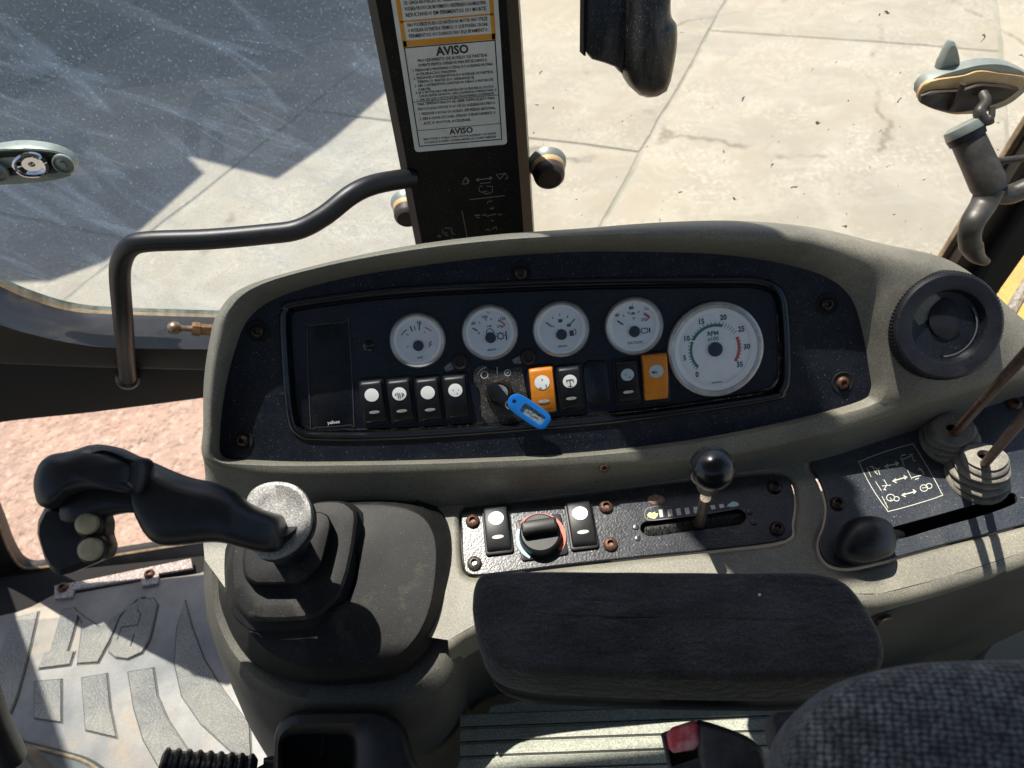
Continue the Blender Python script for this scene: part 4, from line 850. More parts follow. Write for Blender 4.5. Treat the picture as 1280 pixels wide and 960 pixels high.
def rocker(px_, py_, plane, parent, colr, label, sym, h=0, s=1.0, dot=DOT, lamp=True, rot=0, tilt=0):
    M_ = plane.frame(px_, py_, h, rot) @ Matrix.Rotation(R_(tilt), 4, 'X') @ Matrix.Scale(s, 4)
    r = put('rocker_switch', RM[colr], parent, M_, label)
    put('switch_frame', FRAME, r, M_ @ Matrix.Rotation(R_(-tilt), 4, 'X'))
    put('symbol_window', dot, r, M_)
    if lamp: put('lamp_window', DASHM, r, M_)
    if sym:
        obj('symbol', conform(join(*[stroke([a, ((a[0] + b[0]) / 2, (a[1] + b[1]) / 2), b], .0009) for a, b in SYM[sym]]), .0007), INK, r, False, M=M_)
    return r
rocker(468, 501, PANEL, ip, 'black', 'black rocker switch with plain white dot, leftmost in the row of four', None, IH)
rocker(502, 499.5, PANEL, ip, 'black', 'black rocker switch with a washer symbol, second in the row of four', 'wiper', IH)
rocker(537, 498, PANEL, ip, 'black', 'black rocker switch with plain white dot and a lit lower lamp, third in the row of four', None, IH)
rocker(571, 495, PANEL, ip, 'black', 'black rocker switch with small specks on its dot, right end of the row of four', 'few', IH, lamp=False)
rocker(678, 487, PANEL, ip, 'orange', 'orange rocker switch with a white dot, just right of the ignition switch', 'corner', IH, 1.08, tilt=-4)
rocker(712, 484, PANEL, ip, 'black', 'black rocker switch with a T shaped symbol, right of the orange one by the key', 'tee', IH)
rocker(783, 476, PANEL, ip, 'black', 'black rocker switch with grey dot, between the blank cover and the right orange switch', 'dots', IH, dot=DOTB)
rocker(818, 471, PANEL, ip, 'orange', 'orange rocker switch with an arrow on a grey dot, next to the large gauge', 'arrow', IH, 1.1, dot=DOTB, lamp=False, tilt=5)
# cable eyelets
for cx_, cy_, tx, ty in ((575, 452, 560, 460), (660, 446, 645, 450)):
    M_ = PANEL.frame(cx_, cy_, IH)
    e_ = obj('cable_eyelet', lathe([(.0088, .001), (.0092, .0035), (.0075, .006), (.0048, .0055), (.0042, .002), (0, .002)], 22), DARKS, ip, M=M_)
    obj('tab', slab(PANEL.ats([(cx_ - 8, cy_ - 3), (cx_ - 4, cy_ + 7), (tx - 2, ty + 4), (tx - 5, ty - 1)], IH), PANEL.n, .001, .003), ZINC, e_, False)
# ignition switch
igp = [(593, 462), (603, 456), (613, 461), (628, 463), (640, 459), (652, 460), (656, 480), (660, 500), (655, 523), (640, 530), (612, 531), (602, 518), (600, 490), (593, 478)]
ig = obj('ignition_switch', slab(PANEL.ats(spline(igp, 3), IH), PANEL.n, 0, .0025, .001), mat('speckled dirty switch plate', (.03, .028, .026), .4, (.07, .065, .055), 60, bump=.6, bs=700, speck=(.32, .29, .24), sps=800, spt=.64), ip, label='round ignition switch on a dusty plate under the second gauge')
im = PANEL.frame(624, 490, IH)
obj('barrel', lathe([(.0148, .002), (.0148, .0055), (.0135, .0075), (.0115, .0078), (.0105, .0055), (0, .0055)], 36), DARKS, ig, M=im)
obj('barrel_face', lathe([(.0100, .0060), (.0095, .0075), (0, .0080)], 30), SILV, ig, M=im)
def circ_px(c, r, n=18): return [(c[0] + r * math.cos(2 * math.pi * i / n), c[1] + r * math.sin(2 * math.pi * i / n)) for i in range(n)]
obj('position_marks', join(pstroke(PANEL, circ_px((605.5, 468.5), 4.4), .9, IH + .0028, True), pstroke(PANEL, circ_px((634.5, 466), 3.8), .9, IH + .0028, True), pstroke(PANEL, [(621.5, 459), (621.5, 467)], .9, IH + .0028), pstroke(PANEL, [(633, 467), (636, 465)], 1.4, IH + .0028), pstroke(PANEL, [(597, 468), (600, 463), (608, 458)], .9, IH + .0028)), WHT, ig, False)
# key and tag
key = thing('ignition_key', 'dark ignition key turned in the ignition switch', 'key', im.translation)
kp = [(609, 480), (616, 477), (624, 482), (632, 492), (641, 503), (637, 509), (628, 506), (616, 498), (610, 490)]
obj('key_bow', slab(PANEL.ats(spline(kp, 4), .004), PANEL.n, 0, .006, .0022), BLK, key)
obj('key_ring', tube([PANEL.at(640 + 8 * math.cos(a), 506 + 6 * math.sin(a), .012 + .003 * math.sin(a)) for a in [2 * math.pi * i / 20 for i in range(21)]], .0008, 6), ZINC, key)
tg = thing('key_tag', 'bright blue plastic key tag hanging from the ignition key', 'key tag', PANEL.at(661, 514, .016))
TP = Plane(PANEL.at(661, 514, .016), PANEL.n + V((.1, 0, .1)), (1, 0, 0))
tm = TP.frame(661, 514, 0, -41)
L_, W_ = .051, .021
to = [(-L_ / 2, 0), (-L_ / 2 + .004, W_ * .38), (-L_ * .22, W_ / 2), (L_ * .32, W_ / 2), (L_ / 2 - .001, W_ * .30), (L_ / 2, 0), (L_ / 2 - .001, -W_ * .30), (L_ * .32, -W_ / 2), (-L_ * .22, -W_ / 2), (-L_ / 2 + .004, -W_ * .38)]
to = spline(to, 5); win = rrect(.028, .0105, .0025, 3, .005, 0)
obj('frame', join(slabl(to, -.0015, .0018, .0009, [win, circle(.0022, 14, -L_ / 2 + .0062, 0)]), flat(to, None, -.0015)), BLUE, tg, M=tm)
obj('insert', flat(rrect(.0285, .011, .002, 3, .005, 0), None, -.0004), TAGW, tg, False, M=tm)
obj('handwriting', xf(join(stroke([(-.008, .002), (-.006, .001), (-.004, .003), (-.001, .001), (.002, .003), (.005, .002), (.009, .003)], .0005), stroke([(-.006, -.002), (-.003, -.001), (0, -.003), (.004, -.001), (.008, -.002)], .0005)), T(.005, 0, .0)), INK, tg, False, M=tm)

# ================================================================= SWITCH AND THROTTLE STRIP
sp = thing('throttle_plate', 'narrow worn black steel plate with two rockers, a knob and the throttle slot', 'control plate', DECK.at(780, 660))
slot = spline([(803, 668), (800, 661), (805, 654), (820, 652), (870, 645), (915, 638), (927, 640), (932, 647), (928, 655), (915, 659), (860, 666), (815, 672)], 4)
obj('plate', slab(DECK.ats(offset(plate1, -1.0), -.006), DECK.n, 0, .004, .001, [DECK.ats(slot, -.006)]), STRIP, sp, False)
obj('slot_tray', loft([DECK.ats(offset(slot, 3), -.0065), DECK.ats(offset(slot, 6), -.024)], True, False, True), UNDER, sp, False)
gs = []
random.seed(3)
for i in range(900):
    t = random.random(); up_ = random.random() < .5
    bx = 806 + 122 * t; by0 = 664 - 18 * t; a = (bx, by0 + (7 if up_ else -7.5)); b = (bx + random.uniform(-3, 3), by0 + random.uniform(-2.5, 2.5))
    A1 = DECK.at(a[0], a[1], -.011); B1 = DECK.at(b[0], b[1], -.006 + random.uniform(-.002, .002)); s_ = V((.00035, 0, 0))
    gs.append(([A1 - s_, A1 + s_, B1], [(0, 1, 2)]))
obj('brush_seal', join(*gs), mat('grey brush bristle', (.05, .05, .05), .4, (.14, .14, .13), 900), sp, False, kind='stuff')
obj('brush_base', fill(DECK.ats(offset(slot, 1), -.0125)), UNDER, sp, False)
DT = -.0019
for a in ((591, 652, 'rust'), (593, 704.5, 'zinc'), (757.5, 634, 'rust'), (763, 681, 'rust'), (968, 609, 'dark'), (971, 661, 'dark')): screw(a[0], a[1], DECK, sp, a[2], DT, 1.12)
for a in ((795, 659), (797, 673), (937, 640), (942, 653)): obj('rivet', lathe([(.0035, 0), (.003, .0012), (0, .0018)], 12), STRIP, sp, M=DECK.frame(*a, DT))
rocker(622, 663, DECK, sp, 'black', 'black rocker switch with white dot, at the left end of the throttle plate', None, DT, 1.12, rot=1)
rocker(726.5, 657, DECK, sp, 'black', 'black rocker switch with white dot, right of the red and blue ringed knob', None, DT, 1.12, rot=1)
# temperature knob
kb = obj('temperature_knob', slabl(rrect(.052, .048, .004), 0, .0025, .0008), BLK, sp, M=DECK.frame(677, 672, DT, 3), label='black rotary knob on a red and blue ring')
km = DECK.frame(675.5, 671, DT + .0027, 3)
def sect(a0, a1, r0, r1): return loft([[V((r0 * math.cos(R_(a0 + (a1 - a0) * i / 24)), r0 * math.sin(R_(a0 + (a1 - a0) * i / 24)), 0)) for i in range(25)], [V((r1 * math.cos(R_(a0 + (a1 - a0) * i / 24)), r1 * math.sin(R_(a0 + (a1 - a0) * i / 24)), 0)) for i in range(25)]], False)
obj('red_ring', sect(-45, 135, .0235, .0282), mat('red printed ring', (.50, .07, .03), .45, (.4, .1, .06), 200), kb, False, M=km)
obj('blue_ring', sect(150, 235, .0235, .0275), mat('blue printed ring', (.20, .45, .52), .45, (.3, .3, .3), 200), kb, False, M=km)
obj('knob', lathe([(.0232, .0), (.0232, .004), (.0222, .012), (.0205, .0135), (0, .0135)], 36), BLK, kb, M=km)
obj('finger_bar', xf(box(Matrix.Translation((0, .004, .019)), .0385, .014, .013, .0025), Matrix.Identity(4)), BLK, kb, M=km)
# throttle label
def dq(pts): return px((780, 590), 5.565, pts)
blocks = [[(240, 262), (268, 258), (272, 312), (250, 314)], [(300, 262), (332, 258), (340, 306), (308, 310)], [(360, 256), (392, 252), (400, 300), (370, 303)], [(420, 250), (450, 246), (460, 292), (430, 295)], [(480, 243), (515, 240), (520, 285), (490, 288)], [(540, 238), (570, 235), (578, 275), (548, 278)], [(600, 232), (630, 228), (640, 255), (610, 262)], [(660, 226), (690, 220), (700, 245), (668, 252)]]
obj('throttle_scale', join(*[fill(DECK.ats(dq(b), DT)) for b in blocks]), WHT, sp, False)
obj('turtle_symbol', fill(DECK.ats(dq([(712, 240), (730, 222), (755, 205), (780, 208), (800, 222), (792, 235), (770, 240), (740, 243), (725, 238)]), DT)), mat('pale blue print', (.55, .68, .68), .5), sp, False)
obj('rabbit_symbol', fill(DECK.ats(dq([(160, 300), (175, 280), (200, 285), (212, 275), (222, 290), (238, 285), (232, 305), (215, 325), (190, 322), (170, 312)]), DT)), mat('yellow print', (.62, .60, .25), .5), sp, False)
obj('scale_outline', pstroke(DECK, dq([(240, 235), (170, 250), (145, 280), (150, 320), (190, 335), (300, 325), (500, 300), (700, 270), (770, 255)]), .8, DT, False, 3), mat('dim outline', (.2, .2, .2), .5), sp, False)
obj('rust_patch', fill(DECK.ats(dq([(165, 175), (215, 155), (265, 165), (285, 190), (265, 215), (200, 222), (165, 205)]), DT)), mat('chipped rust spot', (.36, .20, .12), .8, (.5, .36, .26), 300, bump=1, bs=600), sp, False)
# throttle lever
tl = thing('throttle_lever', 'throttle lever with a round glossy black ball knob standing in the slot', 'lever', DECK.at(878, 655))
bc = CAM + ray(890, 586) * .70; bb = DECK.at(874, 657, -.01); up_ = (bc - bb).normalized()
obj('ball_knob', lathe([(.0205 * math.sin(t), -.0205 * math.cos(t)) for t in [math.pi * (i + .3) / 18 for i in range(18)]] + [(0, .0205)], 32, axis_m(bc, bc + up_)), BLKG, tl)
obj('shaft', tube([bb, bb.lerp(bc, .55)], [.0058, .0055], 14), mat('grey brown steel', (.12, .10, .08), .45, (.07, .055, .045), 90, metal=.4, bump=.3, bs=500), tl)
obj('knob_neck', tube([bc - up_ * .052, bc - up_ * .046, bc - up_ * .03, bc - up_ * .014], [.0085, .011, .0135, .0165], 20), BROWN, tl)

# ================================================================= RIGHT LEVER PLATE
rp = thing('lever_plate', 'black steel lever plate with steering pictograms and a long slot at the right', 'control plate', DECK.at(1150, 620))
slot2 = spline([(1112, 664), (1116, 660), (1160, 648), (1220, 631), (1252, 621), (1264, 618), (1269, 624), (1265, 632), (1230, 645), (1170, 662), (1125, 675), (1112, 672)], 4)
PLT = mat('black steel with painted sky sheen', (.030, .036, .046), .28, (.048, .055, .066), 10, bump=.25, bs=600, bd=.0004, speck=(.32, .32, .32), sps=700, spt=.71, c3=(.08, .078, .072), n3=6, t3=(.58, .78))  # blue-grey in the base colour stands in for reflected sky
obj('plate', slab(DECK.ats(offset(plate2, -1.0), -.006), DECK.n, 0, .004, .001, [DECK.ats(slot2, -.006)]), PLT, rp, False)
obj('slot_tray', loft([DECK.ats(offset(slot2, 3), -.0065), DECK.ats(offset(slot2, 6), -.05)], True, False, True), UNDER, rp, False)
for a in ((1046.5, 630, 'dark', 1.1), (1267, 505, 'rust', 1.2)): screw(a[0], a[1], DECK, rp, a[2], DT, a[3])
zq = lambda pts: px((980, 480), 4, pts)
gs = [pstroke(DECK, zq([(378, 398), (385, 385), (500, 340), (630, 303), (650, 308), (720, 420), (785, 540), (782, 560), (660, 600), (530, 635), (515, 628), (440, 520)]), .8, DT, True, 3)]
S_ = [([(505, 412), (570, 397)], 1.6), ([(520, 402), (503, 413), (523, 421)], 1.8), ([(556, 388), (573, 397), (560, 408)], 1.8),
 ([(545, 485), (612, 465)], 1.6), ([(560, 474), (543, 485), (563, 493)], 1.8), ([(598, 458), (615, 465), (603, 476)], 1.8),
 ([(590, 555), (658, 537)], 1.6), ([(604, 546), (588, 555), (608, 563)], 1.8), ([(644, 528), (660, 537), (648, 548)], 1.8),
 ([(414, 418), (436, 465)], .9), ([(428, 412), (470, 425), (480, 455)], 1.1), ([(440, 408), (455, 440), (480, 418)], 1.1), ([(455, 440), (470, 452)], 1.3),
 ([(458, 488), (488, 535)], .9), ([(500, 478), (515, 505), (498, 530)], 1.2), ([(490, 510), (535, 505)], 1.0), ([(500, 525), (510, 530)], 1.5),
 ([(583, 365), (602, 410)], .9), ([(585, 358), (610, 352)], 1.3), ([(592, 378), (640, 358), (648, 385), (660, 382)], 1.1), ([(625, 355), (645, 350)], 1.1),
 ([(617, 430), (640, 476)], .9), ([(675, 418), (695, 440), (700, 455)], 1.2), ([(640, 468), (690, 455)], 1.4), ([(655, 478), (675, 470)], 1.2), ([(670, 430), (690, 425)], 1.1),
 ([(490, 562), (520, 620)], .9), ([(497, 580), (503, 578)], 1.2), ([(505, 598), (512, 595)], 1.2), ([(530, 568), (540, 578), (530, 582)], 1.0), ([(690, 520), (708, 518)], 1.0)]
gs += [pstroke(DECK, zq(p), w_ * .8, DT) for p, w_ in S_]
for c_, r_ in (((533, 568), 20), ((563, 574), 13), ((700, 520), 19), ((725, 510), 15)):
    gs.append(pstroke(DECK, zq([(c_[0] + r_ * math.cos(a), c_[1] + r_ * .85 * math.sin(a)) for a in [2 * math.pi * i / 18 for i in range(18)]]), .9, DT, True))
obj('steering_pictogram', join(*gs), mat('cream line print', (.62, .62, .52), .5), rp, False)
def boot(cx_, cy_, tipx, tipy, rpx, hgt, rod_to, rod_d, label, label_open=False):
    b0 = DECK.at(cx_, cy_, -.002); top = DECK.at(tipx, tipy, hgt); t_ = thing('hydraulic_lever', label, 'lever', b0, 'rusty lever rods in grey rubber boots')
    r = rpx * (b0 - CAM).length / FPX; ax = (top - b0); L = ax.length; ax.normalize(); m_ = axis_m(b0, top)
    obj('boot_flange', lathe([(r * 1.1, .0), (r * 1.1, .002), (r * 1.02, .005), (r * .9, .005)], 32, DECK.frame(cx_, cy_, DT)), BOOT, t_)
    prof = [(r * .98, 0)]; nb = 4
    for k in range(nb):
        z0 = L * k / nb; z1 = L * (k + 1) / nb; f = 1 - .05 * k - .012 * k * k
        prof += [(r * f * .97, z0 + (z1 - z0) * .1), (r * f * 1.04, z0 + (z1 - z0) * .4), (r * f * 1.02, z0 + (z1 - z0) * .65), (r * f * .93, z0 + (z1 - z0) * .93), (r * f * .86, z1)]
    rt = r * .60
    prof += [(r * .70, L * 1.06), (r * .5, L * 1.12), (r * .26, L * 1.13), (r * .22, L * .95)]
    gg = lathe(prof, 36); pts = []
    for p in gg[0]:
        n_ = noise.noise(V((p.x * 45, p.y * 45, p.z * 60 + cx_))) * .003
        q_ = V((p.x, p.y, 0)); q_ = q_.normalized() * n_ if q_.length > 1e-6 else V((0, 0, 0)); pts.append(V((p.x + q_.x, p.y + q_.y, p.z + p.x * .12)))
    obj('boot', xf((pts, gg[1]), m_), BOOT, t_)
    a = top - ax * .02; e = CAM + ray(*rod_to) * rod_d
    obj('rod', tube([a, a.lerp(e, .5), e], [.0047, .0047, .0047], 8), RODR, t_, ang=25)
boot(1186, 552, 1191, 535, 28, .025, (1330, 390), .60, 'rusty lever rod in the rear grey rubber boot, nearer the air vent')
boot(1221, 596, 1232, 572, 29.5, .031, (1360, 425), .58, 'rusty lever rod in the front grey rubber boot, beside the long slot')
pk = thing('parking_lever', 'rounded dark rubber lever knob over the end of the long slot', 'lever', DECK.at(1085, 675))
KP = Plane(DECK.at(1083, 676, .022), (-.05, -.45, .89), (1, .25, 0))
ko = [(1046, 684), (1049, 668), (1060, 652), (1080, 645), (1102, 647), (1115, 658), (1119, 676), (1117, 691), (1104, 699), (1082, 705), (1062, 702), (1050, 695)]
obj('knob', pillow(ko, KP, [(.7, -.022), (.93, -.016), (1.0, -.006), (1.0, .0), (.95, .006), (.82, .012), (.6, .0155), (.3, .0175), (.02, .018)], 48), GRIP, pk)
sm = [(1046, 684), (1065, 680), (1085, 676), (1105, 671), (1119, 668)]
obj('seam', tube([KP.at(p[0], p[1], h) for p, h in zip(sm, (.0, .0125, .0165, .0125, 0))], .0005, 5), BLK, pk)
obj('stem', tube([DECK.at(1100, 676, .012), DECK.at(1122, 668, -.02)], .008, 12), BLK, pk)

# ================================================================= JOYSTICK TOWER
TWP = Plane(DECK.at(430, 640, -.004), (-.02, -.30, .95))
tw = thing('joystick_tower', 'dark plastic tower carrying the joystick and its rubber gaiter', 'joystick tower', FLOOR.at(440, 980))
TC = (432, 738); NT = 96
Gp = [(280, 770), (273, 738), (276, 700), (284, 675), (307, 642), (350, 628), (398, 621), (462, 616), (512, 620), (546, 634), (563, 662), (566, 705), (557, 765), (535, 812), (495, 846), (438, 856), (379, 854), (331, 837), (299, 808)]
G_ = polar(Gp, NT, TC)
S1 = polar([(255, 700), (256, 750), (266, 795), (300, 850), (345, 885), (430, 905), (500, 898), (556, 868), (585, 810), (596, 750), (594, 690), (578, 645), (520, 600), (420, 600), (310, 612), (262, 650)], NT, TC)
Fb = polar([(318, 900), (335, 945), (365, 990), (430, 1030), (500, 1035), (560, 1015), (600, 960), (610, 900), (590, 860), (560, 830), (500, 815), (430, 815), (370, 825), (335, 850), (318, 875)], NT, (455, 920))
r0 = [TWP.at(p.x, p.y, -.004) for p in G_]; r1 = [TWP.at(*a.lerp(b, .45), .000) for a, b in zip(G_, S1)]
r2 = [TWP.at(*a.lerp(b, .85), -.012) for a, b in zip(G_, S1)]; r3 = [TWP.at(p.x, p.y, -.03) for p in S1]; r6 = [FLOOR.at(p.x, p.y, .0) for p in Fb]
r4 = [a.lerp(b, .12) + V((0, -.006, 0)) for a, b in zip(r3, r6)]; r5 = [a.lerp(b, .5) + V((0, -.012, 0)) for a, b in zip(r3, r6)]
TWM = mat('charcoal tower plastic', (.085, .083, .068), .6, (.06, .06, .052), 8, bump=.5, bs=1000, bd=.0005, speck=(.16, .15, .12), sps=900, spt=.68)
obj('shell', loft([r0, r1, r2, r3, r4, r5, r6]), TWM, tw, ang=60)
obj('blanking_plug', pillow([(366, 872), (371, 866), (388, 866), (405, 871), (406, 878), (398, 884), (380, 882), (369, 878)], Plane(TWP.at(386, 875, -.02), (-.1, -.8, .6)), [(1, -.01), (1, .002), (.9, .004), (.1, .003)], 24), BLK, tw)
# gaiter
ga = obj('gaiter', (lambda: None)() or loft([
    [TWP.at(p.x, p.y, -.006) for p in G_], [TWP.at(p.x, p.y, .004) for p in G_], [TWP.at(*(V(TC) + (p - V(TC)) * .985), .010) for p in G_],
    [TWP.at(*(V(TC) + (p - V(TC)) * .95), .014) for p in G_],
    [TWP.at(*(V(TC) + (p - V(TC)) * .868 + V((-2, -3))), .036) for p in G_],
    [TWP.at(*(V(TC) + (p - V(TC)) * .855 + V((-2, -3))), .0375) for p in G_],
    [TWP.at(*(V(TC) + (p - V(TC)) * .835 + V((-2, -4))), .0378) for p in G_],
    [TWP.at(*(V(TC) + (p - V(TC)) * .6 + V((-8, -10))), .0395) for p in G_],
    [TWP.at(*(V(TC) + (p - V(TC)) * .35 + V((-30, -18))), .044) for p in G_]]), RUB, tw, ang=28, label='dusty black rubber gaiter')
tcs = (372, 700)
T1 = [(288, 705), (289, 725), (291, 745), (297, 758), (311, 772), (320, 776), (352, 776), (384, 774), (396, 771), (417, 752), (424, 744), (434, 715), (441, 680), (445, 650), (444, 640), (434, 630), (420, 627), (400, 628), (350, 640), (310, 655), (292, 680)]
T2 = [(303, 700), (304, 715), (306, 723), (316, 731), (345, 731), (372, 730), (380, 727), (398, 710), (403, 702), (410, 675), (414, 655), (412, 646), (403, 640), (390, 640), (360, 645), (325, 660), (306, 680)]
def tier(outl, rows, name, parent, m=RUB, c=tcs, n=72):
    O = polar(outl, n, c, smooth=False); cc = V(c)
    return obj(name, loft([[TWP.at(*(cc + (p - cc) * s + V(sh)), h) for p in O] for s, h, sh in rows], True, False, True), m, parent, ang=35)
tier(T1, [(1.10, .024, (3, 8)), (1.09, .040, (3, 6)), (1.03, .044, (1, 1)), (1.01, .060, (1, 0)), (.965, .064, (0, -2)), (.80, .066, (0, -2)), (.74, .066, (0, -2))], 'lower_bellows', ga)
tier(T2, [(1.10, .060, (2, 4)), (1.0, .066, (0, 0)), (.985, .082, (0, -1)), (.95, .086, (0, -2)), (.6, .09, (0, -4))], 'upper_bellows', ga)
# fold lines of the gaiter's right side
obj('gaiter_fold', tube([TWP.at(x, y, h) for x, y, h in [(p.x, p.y, p.z) for p in spline([(520, 622, .013), (533, 650, .020), (530, 700, .026), (520, 750, .024), (500, 795, .020), (470, 825, .014)], 5, False)]], .0022, 8), RUB, ga)
# cubby handle at the foot of the tower
CP = Plane(TWP.at(430, 915, -.01), (-.1, -.55, .83))
ho_ = spline([(343, 930), (346, 910), (356, 897), (372, 891), (420, 889), (465, 889), (490, 895), (505, 908), (514, 935), (520, 985), (430, 1000), (350, 985)], 5)
hi_ = spline([(352, 940), (356, 925), (366, 920), (385, 918), (415, 919), (436, 921), (441, 930), (440, 960), (436, 985), (400, 992), (360, 985)], 5)
N2 = 64; cc2 = (400, 948)
ho2, hi2 = polar(ho_, N2, cc2, smooth=False), polar(hi_, N2, cc2, smooth=False)
cub = obj('cup_holder', loft([CP.ats(ho2, -.04), CP.ats([a.lerp(b, .0) for a, b in zip(ho2, hi2)], .010), CP.ats([a.lerp(b, .12) for a, b in zip(ho2, hi2)], .018), CP.ats([a.lerp(b, .5) for a, b in zip(ho2, hi2)], .022), CP.ats([a.lerp(b, .9) for a, b in zip(ho2, hi2)], .016), CP.ats(hi2, .008), CP.ats(hi2, -.03)]), BLK, tw, ang=50, label='rounded black cup shaped moulding with a dark opening')
obj('opening', fill(CP.ats(hi2, -.025)), UNDER, cub, False)
obj('opening_rib', tube([CP.at(404, 918, -.002), CP.at(402, 945, -.02)], .0012, 6), ZINC, cub)

# joystick ---------------------------------------------------------------
js = thing('joystick', 'black joystick grip leaning left with a round disc and two cream buttons', 'joystick', TWP.at(372, 690, .09))
JP = Plane(CAM + ray(200, 640) * .72, (.12, -.62, .78))
JF = Plane(CAM + ray(345, 650) * .72, (-.12, -.48, .87))
obj('neck', tube([TWP.at(362, 684, .082), JF.at(352, 668, -.012), JF.at(347, 656, -.004)], [.021, .017, .022], 24), GRIP, js)
dsk = [(307, 636), (312, 617), (326, 606), (345, 602), (365, 605), (380, 616), (389, 636), (388, 660), (376, 680), (358, 695), (336, 700), (318, 692), (308, 668)]
obj('saddle_disc', pillow(dsk, JF, [(.85, -.010), (.98, -.006), (1.0, -.002), (.99, .001), (.90, .0025), (.6, .0), (.35, -.001), (.02, 0)], 56), DISC, js)
obj('disc_edge', pillow([(x + 1.5, y + 3) for x, y in dsk], JF, [(.8, -.016), (.96, -.012), (1.0, -.008), (.99, -.004), (.8, -.003)], 56), GRIP, js)
# stalk: flattened tube, traced edges
up_e = [(352, 656), (347, 646), (338, 642), (322, 636), (305, 625), (290, 612), (268, 603), (240, 597), (215, 588), (190, 577), (170, 571)]
lo_e = [(352, 672), (348, 686), (340, 692), (320, 690), (300, 684), (282, 679), (262, 678), (235, 681), (205, 682), (187, 672), (176, 652)]
ue, le = spline(up_e, 4, False), spline(lo_e, 4, False); rings = []
for i, (a, b) in enumerate(zip(ue, le)):
    t = i / (len(ue) - 1); P0 = JP.at(a.x, a.y); P1 = JP.at(b.x, b.y); c = (P0 + P1) / 2; hv = (P0 - P1) / 2; hn = JP.n * (.017 + .004 * math.sin(t * 3.1)) * min(1, .25 + t * 9); hn0 = JP.n * .0
    lift = JP.n * (-.022 + .022 * min(1, t * 2.2))
    rings.append([c + lift + hv * (abs(math.cos(k)) ** .75 * (1 if math.cos(k) > 0 else -1)) + hn * (abs(math.sin(k)) ** .85 * (1 if math.sin(k) > 0 else -1)) for k in [2 * math.pi * j / 28 for j in range(28)]])
obj('stalk', loft(rings, True, True, True), GRIP, js, ang=60)
PR = [(.6, -.026), (.88, -.020), (1.0, -.010), (1.0, .002), (.965, .011), (.86, .018), (.66, .022), (.35, .024), (.02, .0245)]
obj('thumb_rest', pillow([(54, 618), (53, 600), (60, 580), (73, 569), (92, 565), (105, 562), (125, 556), (144, 559), (165, 568), (184, 577), (183, 600), (178, 618), (160, 616), (138, 612), (115, 613), (95, 620), (84, 628), (74, 636), (60, 632)], JP, [(s, h + .006) for s, h in PR], 64, c=(112, 592)), GRIP, js, ang=60)
obj('hooded_ridge', pillow([(102, 583), (108, 566), (126, 557), (146, 560), (168, 570), (185, 578), (179, 617), (160, 609), (140, 602), (120, 602), (106, 596)], Plane(JP.P + JP.n * .020, JP.n), [(1, -.012), (1, -.002), (.93, .005), (.78, .0075), (.62, .004), (.4, .002), (.02, .002)], 56, c=(143, 585)), GRIP, js, ang=50)
obj('grip_body', pillow([(80, 625), (110, 605), (150, 600), (190, 606), (200, 625), (190, 641), (160, 641), (125, 647), (95, 655), (75, 650)], JP, [(.8, -.03), (1.0, -.02), (1, .002), (.9, .008), (.6, .011), (.02, .012)], 56), GRIP, js, ang=60)
obj('button_pod', pillow([(52, 632), (62, 628), (78, 630), (100, 628), (124, 640), (128, 655), (127, 670), (132, 686), (128, 700), (108, 708), (86, 717), (70, 721), (60, 716), (50, 698), (41, 668), (42, 652)], JP, [(.8, -.036), (.97, -.028), (1.0, -.014), (1.0, -.007), (.80, .004), (.78, .0045), (.4, .0055), (.02, .006)], 64, c=(92, 672), smooth=False), GRIP, js, ang=22)
for c_, r_, s in (((112, 654), 11.8, 0), ((116, 686), 12.4, 0)):
    bm_ = JP.frame(c_[0], c_[1], .004); d = (bm_.translation - CAM).length; r = r_ * d / FPX
    bt = obj('thumb_button', lathe([(r * .98, 0), (r, .004), (r * .92, .0075), (r * .6, .0095), (0, .0102)], 30), CREAM, js, M=bm_, label='round cream thumb button')
    obj('button_collar', lathe([(r * 1.28, -.003), (r * 1.24, .002), (r * 1.1, .0028), (r * 1.05, -.001)], 30), GRIP, bt, M=bm_)
obj('mould_seam', tube([JP.at(p.x, p.y, p.z) for p in spline([(186, 596, .020), (215, 612, .021), (245, 622, .020), (275, 630, .017), (300, 641, .012), (325, 652, .006)], 4, False)], .0005, 5), BLK, js)
obj('screw', lathe([(.003, 0), (.0025, .001), (0, .0006)], 12), DARKS, js, M=JP.frame(70, 588, .026))

# ================================================================= ARMREST
ar = thing('armrest', 'black velour covered armrest pad lying in front of the throttle plate', 'armrest', (.11, .3, .62))
AP = Plane((0, 0, .705), (0, 0, 1))
at_ = [(591, 770), (590, 745), (594, 726), (606, 715), (640, 712), (760, 712), (880, 713), (990, 713), (1030, 716), (1058, 726), (1078, 748), (1094, 775), (1106, 805), (1104, 828), (1085, 838), (1030, 846), (940, 848), (850, 847), (740, 843), (660, 838), (618, 826), (600, 806)]
P_ = spline(at_, 8); P_ = resample(P_, 220); A3 = [AP.at(p.x, p.y) for p in P_]; c = sum(A3, V((0, 0, 0))) / len(A3)
u_ = (AP.at(1080, 800) - AP.at(600, 780)).normalized(); v_ = V((-u_.y, u_.x, 0))
A2d = [((p - c).dot(u_), (p - c).dot(v_)) for p in A3]
def a3(Q, z): return [c + u_ * q_[0] + v_ * q_[1] + V((0, 0, z + noise.noise(V((q_[0] * 22, q_[1] * 40, 3))) * .0012)) for q_ in Q]
rg = []
for ins, z in ((-.005, -.050), (-.0015, -.048), (-.0005, -.045), (.0005, -.025), (.0, -.007), (-.0008, -.0035), (-.003, -.0008), (-.006, .0008)): rg.append(a3(offset(A2d, ins), z))
lastq = offset(A2d, -.006)
